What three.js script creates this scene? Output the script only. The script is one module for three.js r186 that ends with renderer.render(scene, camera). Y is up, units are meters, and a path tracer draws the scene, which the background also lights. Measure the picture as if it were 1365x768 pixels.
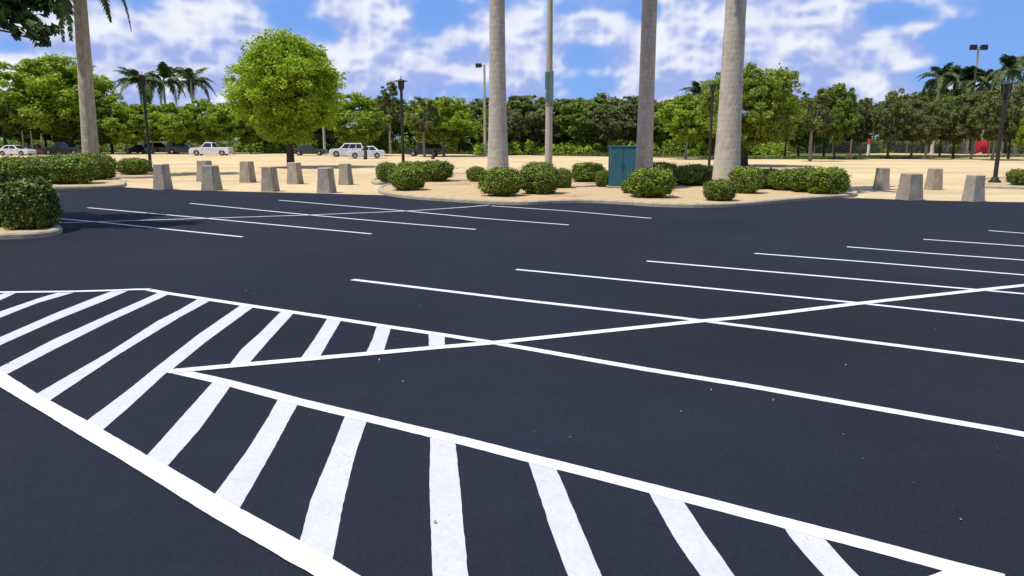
import * as THREE from 'three';
import { mergeGeometries } from 'three/addons/utils/BufferGeometryUtils.js';
import { RoundedBoxGeometry } from 'three/addons/geometries/RoundedBoxGeometry.js';

// ---------------------------------------------------------------- camera, sky, sun, exposure
const scene = new THREE.Scene();
const F = 985, CX = 682.5, CY = 384, EYE = 2.1, PITCH = Math.atan(197 / 985);
const camera = new THREE.PerspectiveCamera(2 * Math.atan(384 / F) * 180 / Math.PI, 1365 / 768, 0.1, 6000);
camera.position.set(0, EYE, 0);
camera.rotation.set(-PITCH, 0, 0);
const renderer = new THREE.WebGLRenderer({ antialias: true });
renderer.toneMapping = THREE.LinearToneMapping;
renderer.toneMappingExposure = 1.38;
renderer.shadowMap.enabled = true;

const SUN = new THREE.Vector3(-0.35, 0.9, 0.17).normalize();
const sun = new THREE.DirectionalLight(new THREE.Color(1, 0.95, 0.86), 4.2);
sun.position.copy(SUN).multiplyScalar(200); sun.target.position.set(0, 0, -50);
sun.position.add(sun.target.position);
sun.castShadow = true; sun.shadow.radius = 1;
Object.assign(sun.shadow.camera, { left: -120, right: 120, top: 120, bottom: -120, near: 1, far: 500 });
scene.add(sun, sun.target);

// ---------------------------------------------------------------- numbers: random, noise, pixels to places
function rng(seed) { let a = seed >>> 0; return () => { a = (a + 0x6D2B79F5) | 0; let t = Math.imul(a ^ (a >>> 15), 1 | a); t = (t + Math.imul(t ^ (t >>> 7), 61 | t)) ^ t; return ((t ^ (t >>> 14)) >>> 0) / 4294967296; }; }
function hash3(x, y, z) { let h = Math.imul(x, 374761393) ^ Math.imul(y, 668265263) ^ Math.imul(z, 2147483647 - 1013); h = Math.imul(h ^ (h >>> 13), 1274126177); return ((h ^ (h >>> 16)) >>> 0) / 4294967296; }
const smooth = (t) => t * t * (3 - 2 * t);
const clamp = (x, a = 0, b = 1) => Math.min(b, Math.max(a, x));
const sstep = (a, b, x) => smooth(clamp((x - a) / (b - a)));
function vnoise(x, y, z = 0, per = 0) {
  const xi = Math.floor(x), yi = Math.floor(y), zi = Math.floor(z), u = smooth(x - xi), v = smooth(y - yi), w = smooth(z - zi);
  const m = per ? (n) => ((n % per) + per) % per : (n) => n;
  const c = (i, j, k) => hash3(m(xi + i), m(yi + j), zi + k);
  const l = (a, b, t) => a + (b - a) * t;
  return l(l(l(c(0, 0, 0), c(1, 0, 0), u), l(c(0, 1, 0), c(1, 1, 0), u), v), l(l(c(0, 0, 1), c(1, 0, 1), u), l(c(0, 1, 1), c(1, 1, 1), u), v), w);
}
function fbm(x, y, z, oct, per = 0) { let s = 0, a = 0.5, f = 1, n = 0; for (let i = 0; i < oct; i++) { s += a * vnoise(x * f, y * f, z * f + i * 17, per ? per * f : 0); n += a; a *= 0.5; f *= 2; } return s / n; }

const SP = Math.sin(PITCH), CP = Math.cos(PITCH);
// where the sight line through a photo pixel meets the level y: [x to the right, distance ahead]
function G(px, py, y = 0) {
  const a = (px - CX) / F, b = (CY - py) / F;
  const dy = b * CP - SP, dz = CP + b * SP, t = (y - EYE) / dy;
  return [a * t, dz * t];
}
function rowOf(Z, y = 0) { const t = y - EYE; return CY - F * (t * CP + Z * SP) / (Z * CP - t * SP); }
function atZ(px, Z, y = 0) { const t = y - EYE; return [(px - CX) * (Z * CP - t * SP) / F, Z]; }
function heightAt(py, Z) { const k = (CY - py) / F; return EYE + Z * (k * CP - SP) / (CP + k * SP); }
const pxm = (Z) => F / (Z * CP);         // pixels per metre at a distance

// ---------------------------------------------------------------- the sky (air and clouds)
{
  const W = 2048, H = 1024, data = new Float32Array(W * H * 4);
  const blobs = [ // px, py, rx, ry, amount : clouds (+) and openings of blue (-) where the photograph has them
    [490, 22, 62, 26, 0.34], [478, 60, 26, 32, 0.34], [300, 58, 60, 34, 0.3], [200, 40, 90, 34, 0.18], [320, 5, 50, 20, 0.2], [180, 85, 90, 40, 0.12], [560, 95, 110, 40, 0.16], [615, 40, 40, 12, 0.14],
    [705, 85, 34, 40, 0.32], [790, 30, 40, 22, 0.22], [700, 30, 40, 30, 0.16], [840, 80, 60, 50, 0.2], [905, 85, 50, 40, 0.3], [920, 20, 60, 30, 0.26], [1010, 30, 80, 40, 0.32], [1105, 15, 40, 22, 0.26], [1050, 75, 90, 34, 0.2],
    [1178, 58, 24, 13, 0.34], [1205, 76, 34, 16, 0.36], [1165, 118, 28, 12, 0.36], [1040, 105, 30, 14, 0.26], [1228, 33, 20, 10, 0.24], [1290, 14, 44, 11, 0.2], [1110, 100, 60, 26, 0.1], [40, 100, 50, 26, 0.2], [10, 85, 20, 12, 0.16],
    [380, 18, 62, 26, -0.4], [430, 45, 26, 18, -0.25], [585, 14, 44, 22, -0.34], [865, 12, 30, 14, -0.34], [785, 66, 26, 20, -0.18], [760, 110, 40, 14, -0.14], [1190, 18, 46, 18, -0.34], [1290, 62, 70, 36, -0.4], [1350, 60, 60, 60, -0.25], [1130, 125, 22, 10, -0.25], [25, 62, 30, 18, -0.28], [620, 118, 40, 12, -0.16], [1240, 95, 40, 16, -0.2]];
  const billow = (x, y, z, oct) => { let t = 0, a = 0.5, f = 1, m = 0; for (let i = 0; i < oct; i++) { t += a * (1 - Math.abs(2 * vnoise(x * f + i * 7, y * f, z * f + i * 13) - 1)); m += a; a *= 0.55; f *= 2.1; } return t / m; };
  const density = (dx, dy, dz) => {
    const el = Math.asin(clamp(dy, -1, 1)), az = Math.atan2(dx, -dz), ce = Math.cos(el);
    // lumps in direction space, flattened towards the horizon
    const k = 10, X = dx * k / (0.35 + ce * 0.65), Z = dz * k / (0.35 + ce * 0.65), Y = Math.max(el, 0) * 15.5;
    const wx = fbm(X * 0.9 + 5, Y * 0.9, Z * 0.9, 3) - 0.5, wy = fbm(X * 0.9 + 55, Y * 0.9 + 9, Z * 0.9, 3) - 0.5;
    const puff = billow(X * 1.9 + wx * 0.4, Y * 1.9 + wy * 0.4, Z * 1.9, 6), n = puff;
    let d = fbm(X * 0.7 + wx * 0.6, Y * 0.7 + wy * 0.6, Z * 0.7 + 31, 5) + 0.34 * (puff - 0.58);
    if (Math.abs(az) < 0.8 && el < 0.4 && el > -0.05) {
      const fz = -dz * CP - dy * SP, uy = dy * CP - dz * SP;
      const px = CX + F * dx / fz + 16 * wx, py = CY - F * uy / fz + 12 * wy;
      let b = 0.02;
      for (const [bx, by, rx, ry, am] of blobs) { const q = ((px - bx) / rx) ** 2 + ((py - by) / ry) ** 2; if (q < 6) b += am * Math.exp(-q); }
      const edge = sstep(0.8, 0.66, Math.abs(az)) * sstep(0.4, 0.3, el);
      d = d * (1 - 0.25 * edge) + edge * (0.125 + b * 0.85);
    }
    return [d, n];
  };
  const J0 = Math.floor(H * 0.485), grid = new Float32Array(W * (H - J0)), relief = new Float32Array(W * (H - J0));
  for (let j = J0; j < H; j++) { const el = ((j + 0.5) / H - 0.5) * Math.PI, sy = Math.sin(el), cy = Math.cos(el); for (let i = 0; i < W; i++) { const th = ((i + 0.5) / W - 0.5) * 2 * Math.PI; [grid[(j - J0) * W + i], relief[(j - J0) * W + i]] = density(cy * Math.cos(th), sy, cy * Math.sin(th)); } }
  for (let j = 0; j < H; j++) {
    const sy = Math.sin(((j + 0.5) / H - 0.5) * Math.PI), t = Math.pow(clamp(sy), 0.5);
    for (let i = 0; i < W; i++) {
      const o = (j * W + i) * 4;
      let r = 0.215 * (1 - t) + 0.03 * t, g = 0.375 * (1 - t) + 0.15 * t, b = 0.7 * (1 - t) + 0.54 * t;
      if (j >= J0) {
        const k = (jj, ii) => (Math.min(H - 1, j + jj) - J0) * W + (i + W + ii) % W, d = grid[k(0, 0)], n = relief[k(0, 0)];
        const c = sstep(0.395, 0.6, d) * (0.9 - 0.25 * Math.exp(-t * 9)), e = (n - relief[k(2, -1)]) * 1.5 + (n - relief[k(6, -2)]) * 1.3 + (d - grid[k(10, -2)]) * 1.9;
        const lit = clamp(0.19 + clamp(e, -0.3, 0.55) + (n - 0.6) * 0.8 + clamp(d - 0.6, -0.14, 0.16) * 0.5);
        const cr = 0.27 + 0.43 * lit, cg = 0.335 + 0.37 * lit, cb = 0.6 + 0.14 * lit;
        r += (cr - r) * c; g += (cg - g) * c; b += (cb - b) * c;
      }
      data[o] = r; data[o + 1] = g; data[o + 2] = b; data[o + 3] = 1;
    }
  }
  const tex = new THREE.DataTexture(data, W, H, THREE.RGBAFormat, THREE.FloatType);
  tex.mapping = THREE.EquirectangularReflectionMapping; tex.magFilter = THREE.LinearFilter; tex.minFilter = THREE.LinearFilter; tex.needsUpdate = true;
  scene.background = tex; scene.environment = tex;
}

const ORD = ['first', 'second', 'third', 'fourth', 'fifth', 'sixth', 'seventh'];
// ---------------------------------------------------------------- builders
const used = new Map();
function numbered(name) { const n = used.get(name) ?? 0; used.set(name, n + 1); return n ? `${name}_${String(n).padStart(3, '0')}` : name; }
function shade(o) { o.traverse((c) => { if (c.isMesh) { c.castShadow = true; c.receiveShadow = true; } }); return o; }
function mesh(name, geometry, material, parent) { const m = new THREE.Mesh(geometry, material); m.name = name; m.castShadow = m.receiveShadow = true; if (parent) parent.add(m); return m; }
function setting(name, geometry, material, label) { const m = mesh(numbered(name), geometry, material, scene); m.userData = { kind: 'structure', label }; return m; }
function thing(name, label, category, x = 0, Z = 0, turn = 0, group, y = 0) {
  const o = new THREE.Group(); o.name = numbered(name); o.position.set(x, y, -Z); o.rotation.y = turn;
  o.userData = { label, category }; if (group) o.userData.group = group; scene.add(o); return o;
}
function copy(proto, name, label, category, x, Z, turn, scale, group, y = 0) {
  const o = proto.clone(); o.name = numbered(name); o.position.set(x, y, -Z); o.rotation.y = turn; o.scale.set(...scale);
  o.userData = { label, category }; if (group) o.userData.group = group; scene.add(o); return o;
}
const V = (x, y, z) => new THREE.Vector3(x, y, z);
function box(w, h, d, x = 0, y = 0, z = 0, r = 0) { const g = r ? new RoundedBoxGeometry(w, h, d, 2, r) : new THREE.BoxGeometry(w, h, d); g.translate(x, y, z); return g; }
function cyl(r0, r1, h, x = 0, y = 0, z = 0, seg = 14) { const g = new THREE.CylinderGeometry(r1, r0, h, seg); g.translate(x, y + h / 2, z); return g; }
function limb(pts, r0, r1, seg = 7, rings = 8) { // tapered tube along a curve
  const c = new THREE.CatmullRomCurve3(pts), fr = c.computeFrenetFrames(rings), pos = [], idx = [];
  const uv = []; const len = c.getLength();
  for (let i = 0; i <= rings; i++) {
    const t = i / rings, p = c.getPointAt(t), r = r0 + (r1 - r0) * t;
    for (let j = 0; j <= seg; j++) { const a = j / seg * Math.PI * 2, n = fr.normals[i].clone().multiplyScalar(Math.cos(a)).addScaledVector(fr.binormals[i], Math.sin(a)); pos.push(p.x + n.x * r, p.y + n.y * r, p.z + n.z * r); uv.push(j / seg, t * len); }
  }
  for (let i = 0; i < rings; i++) for (let j = 0; j < seg; j++) { const a = i * (seg + 1) + j, b = a + seg + 1; idx.push(a, b, a + 1, b, b + 1, a + 1); }
  const g = new THREE.BufferGeometry(); g.setAttribute('position', new THREE.Float32BufferAttribute(pos, 3)); g.setAttribute('uv', new THREE.Float32BufferAttribute(uv, 2)); g.setIndex(idx); g.computeVertexNormals(); return g;
}
const join = (list) => mergeGeometries(list.map((g) => { const h = g.index ? g.toNonIndexed() : g; for (const k of Object.keys(h.attributes)) if (!['position', 'normal', 'uv', 'color'].includes(k)) h.deleteAttribute(k); return h; }));

function tex(size, fn, color = true, repeat = 1) { // fn(u, v) -> [r, g, b] in 0..1 sRGB
  const d = new Uint8Array(size * size * 4);
  for (let j = 0; j < size; j++) for (let i = 0; i < size; i++) { const c = fn(i / size, j / size), o = (j * size + i) * 4; d[o] = clamp(c[0]) * 255; d[o + 1] = clamp(c[1]) * 255; d[o + 2] = clamp(c[2]) * 255; d[o + 3] = 255; }
  const t = new THREE.DataTexture(d, size, size); t.wrapS = t.wrapT = THREE.RepeatWrapping; t.magFilter = THREE.LinearFilter; t.minFilter = THREE.LinearMipmapLinearFilter; t.generateMipmaps = true;
  if (color) t.colorSpace = THREE.SRGBColorSpace; t.repeat.set(repeat, repeat); t.needsUpdate = true; return t;
}
const grey = (x) => [x, x, x];
const lin = (r, g, b) => new THREE.Color().setRGB(r, g, b);
const toS = (x) => x <= 0.0031308 ? x * 12.92 : 1.055 * Math.pow(x, 1 / 2.4) - 0.055;
const colOf = (c, k) => c.map((x) => toS(clamp(x * k)));
const std = (o) => new THREE.MeshPhysicalMaterial(o);

// ---------------------------------------------------------------- materials
const R0 = rng(11);
const grain = new Float32Array(1024 * 1024).map(() => R0());
const grainAt = (u, v, s) => grain[((Math.floor(v * s) & 1023) << 10) | (Math.floor(u * s) & 1023)];
const asphaltMap = tex(2048, (u, v) => { // 24 m a side: even new sealcoat, roller streaks, fine stones, a few drips and specks
  const coarse = fbm(u * 9, v * 9, 1, 4, 9), mid = fbm(u * 60, v * 60, 2, 3, 60), streak = fbm(u * 6, v * 140, 3, 2, 0), g1 = grainAt(u, v, 2048);
  const k = 0.76 + 0.36 * coarse + 0.12 * (mid - 0.5) + 0.06 * (streak - 0.5) + 0.3 * (g1 - 0.5);
  const w = fbm(u * 5 + 3, v * 5, 9, 3, 0) - 0.5;
  return colOf([0.0148 * (1 + 0.2 * w), 0.0172, 0.0268 * (1 - 0.14 * w)], k);
}, true, 1 / 24);
const asphaltBump = tex(512, (u, v) => grey(0.5 * grainAt(u, v, 512) + 0.5 * fbm(u * 64, v * 64, 4, 2, 64)), false, 1 / 1.6);
const asphaltM = std({ map: asphaltMap, bumpMap: asphaltBump, bumpScale: 0.005, roughness: 0.93, specularIntensity: 0.2 });

const paintTex = (base, worn) => tex(1024, (u, v) => {
  const a = fbm(u * 12, v * 12, 5, 4, 12), p = grainAt(u, v, 1024), q = fbm(u * 90, v * 90, 6, 2, 90);
  let k = 0.9 + 0.16 * a + worn * 0.16 * (q - 0.5);
  const hole = sstep(0.71, 0.8, q * 0.7 + a * 0.3 + 0.06 * p) * worn; k *= 1 - 0.22 * hole; if (p > 0.996) k *= 0.8;
  return colOf([base[0], base[1], base[2]], k);
}, true, 1 / 2.5);
const paintM = std({ map: paintTex([0.56, 0.56, 0.58], 0.35), bumpMap: asphaltBump, bumpScale: 0.003, roughness: 0.7, specularIntensity: 0.5 });
const thinPaintM = std({ map: paintTex([0.455, 0.455, 0.49], 1), bumpMap: asphaltBump, bumpScale: 0.0035, roughness: 0.8, specularIntensity: 0.4 });

const sandMap = tex(1024, (u, v) => { // 60 m a side
  const c = fbm(u * 8, v * 8, 21, 5, 8), m = fbm(u * 70, v * 70, 22, 3, 70), tr = fbm(u * 3 + 0.4 * c, v * 34 + c * 2, 23, 3, 0), g1 = grainAt(u, v, 2048);
  const k = 0.86 + 0.34 * (c - 0.5) + 0.2 * (m - 0.5) + 0.28 * (tr - 0.5) + 0.16 * (g1 - 0.5), y = (c - 0.5) * 0.2;
  return colOf([0.54, 0.42 - y * 0.1, 0.24 - y * 0.2], k);
}, true, 1 / 60);
const sandBump = tex(512, (u, v) => grey(fbm(u * 16, v * 16, 24, 5, 16)), false, 1 / 3);
const sandM = std({ map: sandMap, bumpMap: sandBump, bumpScale: 0.03, roughness: 1, specularIntensity: 0.15 });
const bedMap = tex(1024, (u, v) => { // sandy bed with rusty litter in patches
  const c = fbm(u * 6, v * 6, 31, 4, 6), m = fbm(u * 60, v * 60, 32, 3, 60), g1 = grainAt(u, v, 1024), rust = sstep(0.56, 0.72, c * 0.65 + m * 0.35);
  const k = 0.85 + 0.3 * (m - 0.5) + 0.25 * (g1 - 0.5);
  return colOf([0.49 - 0.1 * rust, 0.365 - 0.14 * rust, 0.21 - 0.1 * rust], k);
}, true, 1 / 12);
const bedM = std({ map: bedMap, bumpMap: sandBump, bumpScale: 0.05, roughness: 1, specularIntensity: 0.15 });
const concreteTex = (base, seed) => tex(512, (u, v) => {
  const c = fbm(u * 5, v * 5, seed, 5, 5), s = fbm(u * 14, v * 3, seed + 3, 3, 0), g1 = grainAt(u, v, 512), pit = fbm(u * 60, v * 60, seed + 7, 2, 60);
  const k = 0.78 + 0.42 * (c - 0.4) + 0.16 * (s - 0.5) + 0.16 * (g1 - 0.5) - 0.25 * sstep(0.68, 0.8, pit);
  return colOf(base, k);
});
const concreteBump = tex(256, (u, v) => grey(0.6 * fbm(u * 20, v * 20, 44, 3, 20) + 0.4 * grainAt(u, v, 256)), false);
const kerbM = std({ map: concreteTex([0.42, 0.365, 0.27], 41), bumpMap: concreteBump, bumpScale: 0.006, roughness: 0.95, specularIntensity: 0.3 });
const bollardMs = [[0.4, 0.355, 0.275], [0.35, 0.315, 0.245], [0.385, 0.325, 0.245]].map((c, i) => std({ map: concreteTex(c, 51 + i * 9), bumpMap: concreteBump, bumpScale: 0.008, roughness: 0.95, specularIntensity: 0.3 }));
const grassMap = tex(1024, (u, v) => {
  const c = fbm(u * 12, v * 12, 61, 5, 12), g1 = grainAt(u, v, 1024), d = sstep(0.45, 0.65, fbm(u * 30, v * 30, 63, 3, 30));
  const k = 0.7 + 0.6 * (c - 0.3) + 0.35 * (g1 - 0.5);
  return colOf([0.115 + 0.09 * d, 0.135 + 0.05 * d, 0.038 + 0.02 * d], k);
}, true, 1 / 40);
const grassM = std({ map: grassMap, bumpMap: sandBump, bumpScale: 0.08, roughness: 1, specularIntensity: 0.1 });

const barkTex = (a, b, seed, rings = 0) => tex(512, (u, v) => {
  const c = fbm(u * 8, v * 4, seed, 5, 0), f = fbm(u * 40, v * 6, seed + 4, 3, 0), g1 = grainAt(u, v, 512);
  let k = clamp(0.5 + 1.5 * (c - 0.5) + 0.5 * (f - 0.5)), m = 0.85 + 0.25 * (g1 - 0.5) + 0.2 * (f - 0.5);
  if (rings) { const w = (v * rings + 0.3 * (c - 0.5)) % 1; m *= 1 - 0.11 * Math.exp(-(((w - 0.5) / 0.1) ** 2)); }
  return colOf(a.map((x, i) => x + (b[i] - x) * k), m);
});
const barkBump = tex(256, (u, v) => grey(0.7 * fbm(u * 24, v * 6, 71, 4, 0) + 0.3 * grainAt(u, v, 256)), false);
const barkDarkM = std({ map: barkTex([0.05, 0.04, 0.03], [0.12, 0.1, 0.075], 73), bumpMap: barkBump, bumpScale: 0.03, roughness: 1, specularIntensity: 0.2 });
const barkPaleM = std({ map: barkTex([0.2, 0.165, 0.12], [0.36, 0.31, 0.24], 76), bumpMap: barkBump, bumpScale: 0.02, roughness: 1, specularIntensity: 0.2 });
const palmBump = tex(256, (u, v) => grey(0.85 * fbm(u * 30, v * 10, 78, 4, 0) + 0.15 * (0.5 + 0.5 * Math.cos(v * 8 * Math.PI * 2))), false);
const palmTrunkM = std({ map: barkTex([0.42, 0.365, 0.29], [0.57, 0.51, 0.415], 79, 8), bumpMap: palmBump, bumpScale: 0.012, roughness: 0.95, specularIntensity: 0.25 });
const palmBrownM = std({ map: barkTex([0.32, 0.265, 0.18], [0.5, 0.43, 0.32], 83, 8), bumpMap: palmBump, bumpScale: 0.012, roughness: 0.95, specularIntensity: 0.25 });
const leafM = (tr = 0.3) => std({ color: 0xffffff, vertexColors: true, roughness: 0.7, specularIntensity: 0.35, transmission: tr, thickness: 0, side: THREE.DoubleSide });
const LEAF = leafM(0.5), GLOSSY = std({ vertexColors: true, roughness: 0.5, specularIntensity: 0.5, transmission: 0.2, thickness: 0, side: THREE.DoubleSide });
const shaftM = std({ color: lin(0.12, 0.2, 0.06), roughness: 0.5 });

// ---------------------------------------------------------------- ground
function sheet(points, y) { // points: [x, Z] in plan
  const s = new THREE.Shape(points.map(([x, Z]) => new THREE.Vector2(x, Z)));
  const g = new THREE.ShapeGeometry(s); g.rotateX(-Math.PI / 2); g.translate(0, y, 0); return g;
}
function roughEdge(pts, step, amp, seed) { // walk a plan polyline and let it wander a little
  const r = rng(seed), out = [];
  for (let i = 0; i + 1 < pts.length; i++) { const [a, b] = [pts[i], pts[i + 1]], n = Math.max(1, Math.round(Math.hypot(b[0] - a[0], b[1] - a[1]) / step)); for (let k = 0; k < n; k++) out.push([a[0] + (b[0] - a[0]) * k / n + (r() - 0.5) * amp, a[1] + (b[1] - a[1]) * k / n + (r() - 0.5) * amp]); }
  out.push(pts[pts.length - 1]); return out;
}
{ const g = new THREE.CircleGeometry(3000, 64); g.rotateX(-Math.PI / 2); g.translate(0, -0.02, 0); setting('grass_ground', g, grassM, 'rough grass ground reaching to the horizon'); }
const farEdge = [[-120, 209], [0, 205.5], [130, 203.6], [300, 203.4], [350, 203.6], [420, 205], [600, 205.4], [700, 207], [800, 208.6], [900, 210.6], [950, 212], [1100, 212.6], [1200, 211.6], [1290, 210], [1480, 208.5]].map(([x, y]) => G(x, y));
const sandPts = [...roughEdge(farEdge, 1.2, 0.9, 5), [110, 20], [-110, 20]];
setting('sand_lot', sheet(sandPts, -0.008), sandM, 'bare pale sandy overflow lot with tyre tracks');
setting('sand_track', sheet(roughEdge([[1150, 203.6], [1250, 203.3], [1340, 203.6], [1450, 203.4], [1450, 206.4], [1340, 206.2], [1250, 206.4], [1160, 206.2], [1150, 203.6]].map(([x, y]) => G(x, y)), 2, 0.4, 8), -0.012), sandM, 'pale sandy track beyond the grass verge under the trees');
const edgeL = [[-200, 247], [0, 248], [100, 248.5], [165, 249.5], [217, 252.5], [330, 255.5], [435, 258], [505, 260]].map(([x, y]) => G(x, y));
const edgeR = [[1142, 264], [1212, 266.5], [1300, 268.5], [1480, 271.5]].map(([x, y]) => G(x, y));
const aspPts = [...roughEdge([...edgeL, G(640, 263), G(900, 266), ...edgeR], 0.5, 0.05, 6), [60, -30], [-60, -30]];
const lot = setting('asphalt_lot', sheet(aspPts, 0), asphaltM, 'freshly sealed dark asphalt car park with white markings');

// ---------------------------------------------------------------- painted markings, parts of the asphalt
function resample(pts, n) { const L = [0]; for (let i = 1; i < pts.length; i++) L.push(L[i - 1] + Math.hypot(pts[i][0] - pts[i - 1][0], pts[i][1] - pts[i - 1][1])); const out = []; for (let k = 0; k <= n; k++) { const d = L[L.length - 1] * k / n; let i = 1; while (i < L.length - 1 && L[i] < d) i++; const t = (d - L[i - 1]) / (L[i] - L[i - 1] || 1); out.push([pts[i - 1][0] + (pts[i][0] - pts[i - 1][0]) * t, pts[i - 1][1] + (pts[i][1] - pts[i - 1][1]) * t]); } return out; }
function lengthOf(p) { let s = 0; for (let i = 1; i < p.length; i++) s += Math.hypot(p[i][0] - p[i - 1][0], p[i][1] - p[i - 1][1]); return s; }
const RP = rng(77);
function strip(name, A, B, y, material) { // two edges in plan -> a thin painted sheet with slightly ragged edges
  const n = Math.max(4, Math.round(lengthOf(A) / 0.06)), a = resample(A, n), b = resample(B, n), pos = [], uv = [], idx = [], j = () => (RP() - 0.5) * 0.004;
  for (let i = 0; i <= n; i++) { for (const p of [a[i], b[i]]) { const x = p[0] + j(), Z = p[1] + j(); pos.push(x, y, -Z); uv.push(x, Z); } }
  const flip = (b[0][0] - a[0][0]) * (a[1][1] - a[0][1]) - (b[0][1] - a[0][1]) * (a[1][0] - a[0][0]) < 0;
  for (let i = 0; i < n; i++) { const k = i * 2; if (flip) idx.push(k, k + 2, k + 1, k + 1, k + 2, k + 3); else idx.push(k, k + 1, k + 2, k + 1, k + 3, k + 2); }
  const g = new THREE.BufferGeometry(); g.setAttribute('position', new THREE.Float32BufferAttribute(pos, 3)); g.setAttribute('uv', new THREE.Float32BufferAttribute(uv, 2));
  const up = new Float32Array(pos.length).map((_, i) => (i % 3 === 1 ? 1 : 0)); g.setAttribute('normal', new THREE.BufferAttribute(up, 3)); g.setIndex(idx);
  const m = mesh(name, g, material, lot); m.castShadow = false; return m;
}
function line(name, px, width, y, material) { // a line along pixel points on the ground
  const p = resample(px.map(([x, yy]) => G(x, yy)), 24), A = [], B = [];
  for (let i = 0; i < p.length; i++) { const a = p[Math.max(0, i - 1)], b = p[Math.min(p.length - 1, i + 1)], l = Math.hypot(b[0] - a[0], b[1] - a[1]), nx = -(b[1] - a[1]) / l, nz = (b[0] - a[0]) / l; A.push([p[i][0] + nx * width / 2, p[i][1] + nz * width / 2]); B.push([p[i][0] - nx * width / 2, p[i][1] - nz * width / 2]); }
  return strip(name, A, B, y, material);
}
const Y1 = 0.004, Y2 = 0.008, Y3 = 0.012;
// the row of bays on this side of the aisle
line('bay_line', [[199, 386.8], [220, 390.8], [265.6, 397.6], [336.6, 408.4], [391, 416.6], [460, 427], [502, 433.6], [571, 443.8], [660.5, 457.6], [746.5, 472.7], [834, 488.4], [1000, 515.2], [1108.6, 534.4], [1365, 579.4], [1560, 616]], 0.115, Y1, paintM);
line('bay_line', [[470, 373], [700, 401], [900, 423.3], [938, 428.2], [1000, 436], [1365, 482.6], [1560, 508]], 0.115, Y1, paintM);
line('bay_line', [[688, 359.4], [1000, 390], [1148, 404.6], [1365, 428], [1560, 450]], 0.1, Y1, paintM);
line('bay_line', [[862, 348.2], [1000, 360.2], [1309, 387], [1365, 391.9], [1560, 410]], 0.1, Y1, paintM);
line('bay_line', [[1006, 338], [1143, 348.4], [1365, 366.8], [1560, 383]], 0.095, Y1, paintM);
line('bay_line', [[1129, 329.2], [1240, 338], [1365, 347], [1560, 361]], 0.095, Y1, paintM);
line('bay_line', [[1231, 319.2], [1365, 328.4], [1560, 342]], 0.095, Y1, paintM);
line('bay_line', [[1318, 307.6], [1365, 311.2], [1560, 326]], 0.095, Y1, paintM);
line('bay_line', [[228, 494], [256.5, 500], [300, 509.6], [394.4, 535], [490, 558], [569, 577], [607.7, 586], [702.7, 610.6], [780, 629.6], [862, 650.6], [911, 663], [1045, 697.6], [1100, 711.8], [1171.7, 730.6], [1261, 754.6], [1340, 775]], 0.125, Y1, paintM);
line('spine_line', [[226, 496], [274.7, 492.2], [333, 486.2], [402, 480], [460, 475.6], [511, 470.4], [593, 463], [660.5, 457.5], [745, 448.6], [893, 432.9], [937, 428.3], [1000, 423], [1147.6, 404.8], [1309, 387], [1365, 381], [1560, 360]], 0.13, Y2, paintM);
line('hatch_border', [[-220, 396], [0, 390.2], [91, 389.3], [146, 387.9], [182, 386.4], [200, 386.4]], 0.11, Y2, paintM);
// the row of bays across the aisle
const farLines = [[[56, 289.6], [126, 295.6], [230, 306.4], [323, 316]], [[117, 277], [268, 290.6], [495, 312]], [[253, 271.2], [411, 286.6], [520, 296.4], [634, 306]], [[372, 267], [543, 281.6], [640, 291], [758, 300]], [[655, 274.6], [752, 281], [868, 291.2]]];
for (const l of farLines) line('bay_line', l, 0.1, Y1, paintM);
line('spine_line', [[-60, 301], [40, 298.6], [126, 296], [268, 291.6], [411, 287], [543, 281.6], [622, 276.4], [652, 273.6]], 0.1, Y2, paintM);
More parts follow.
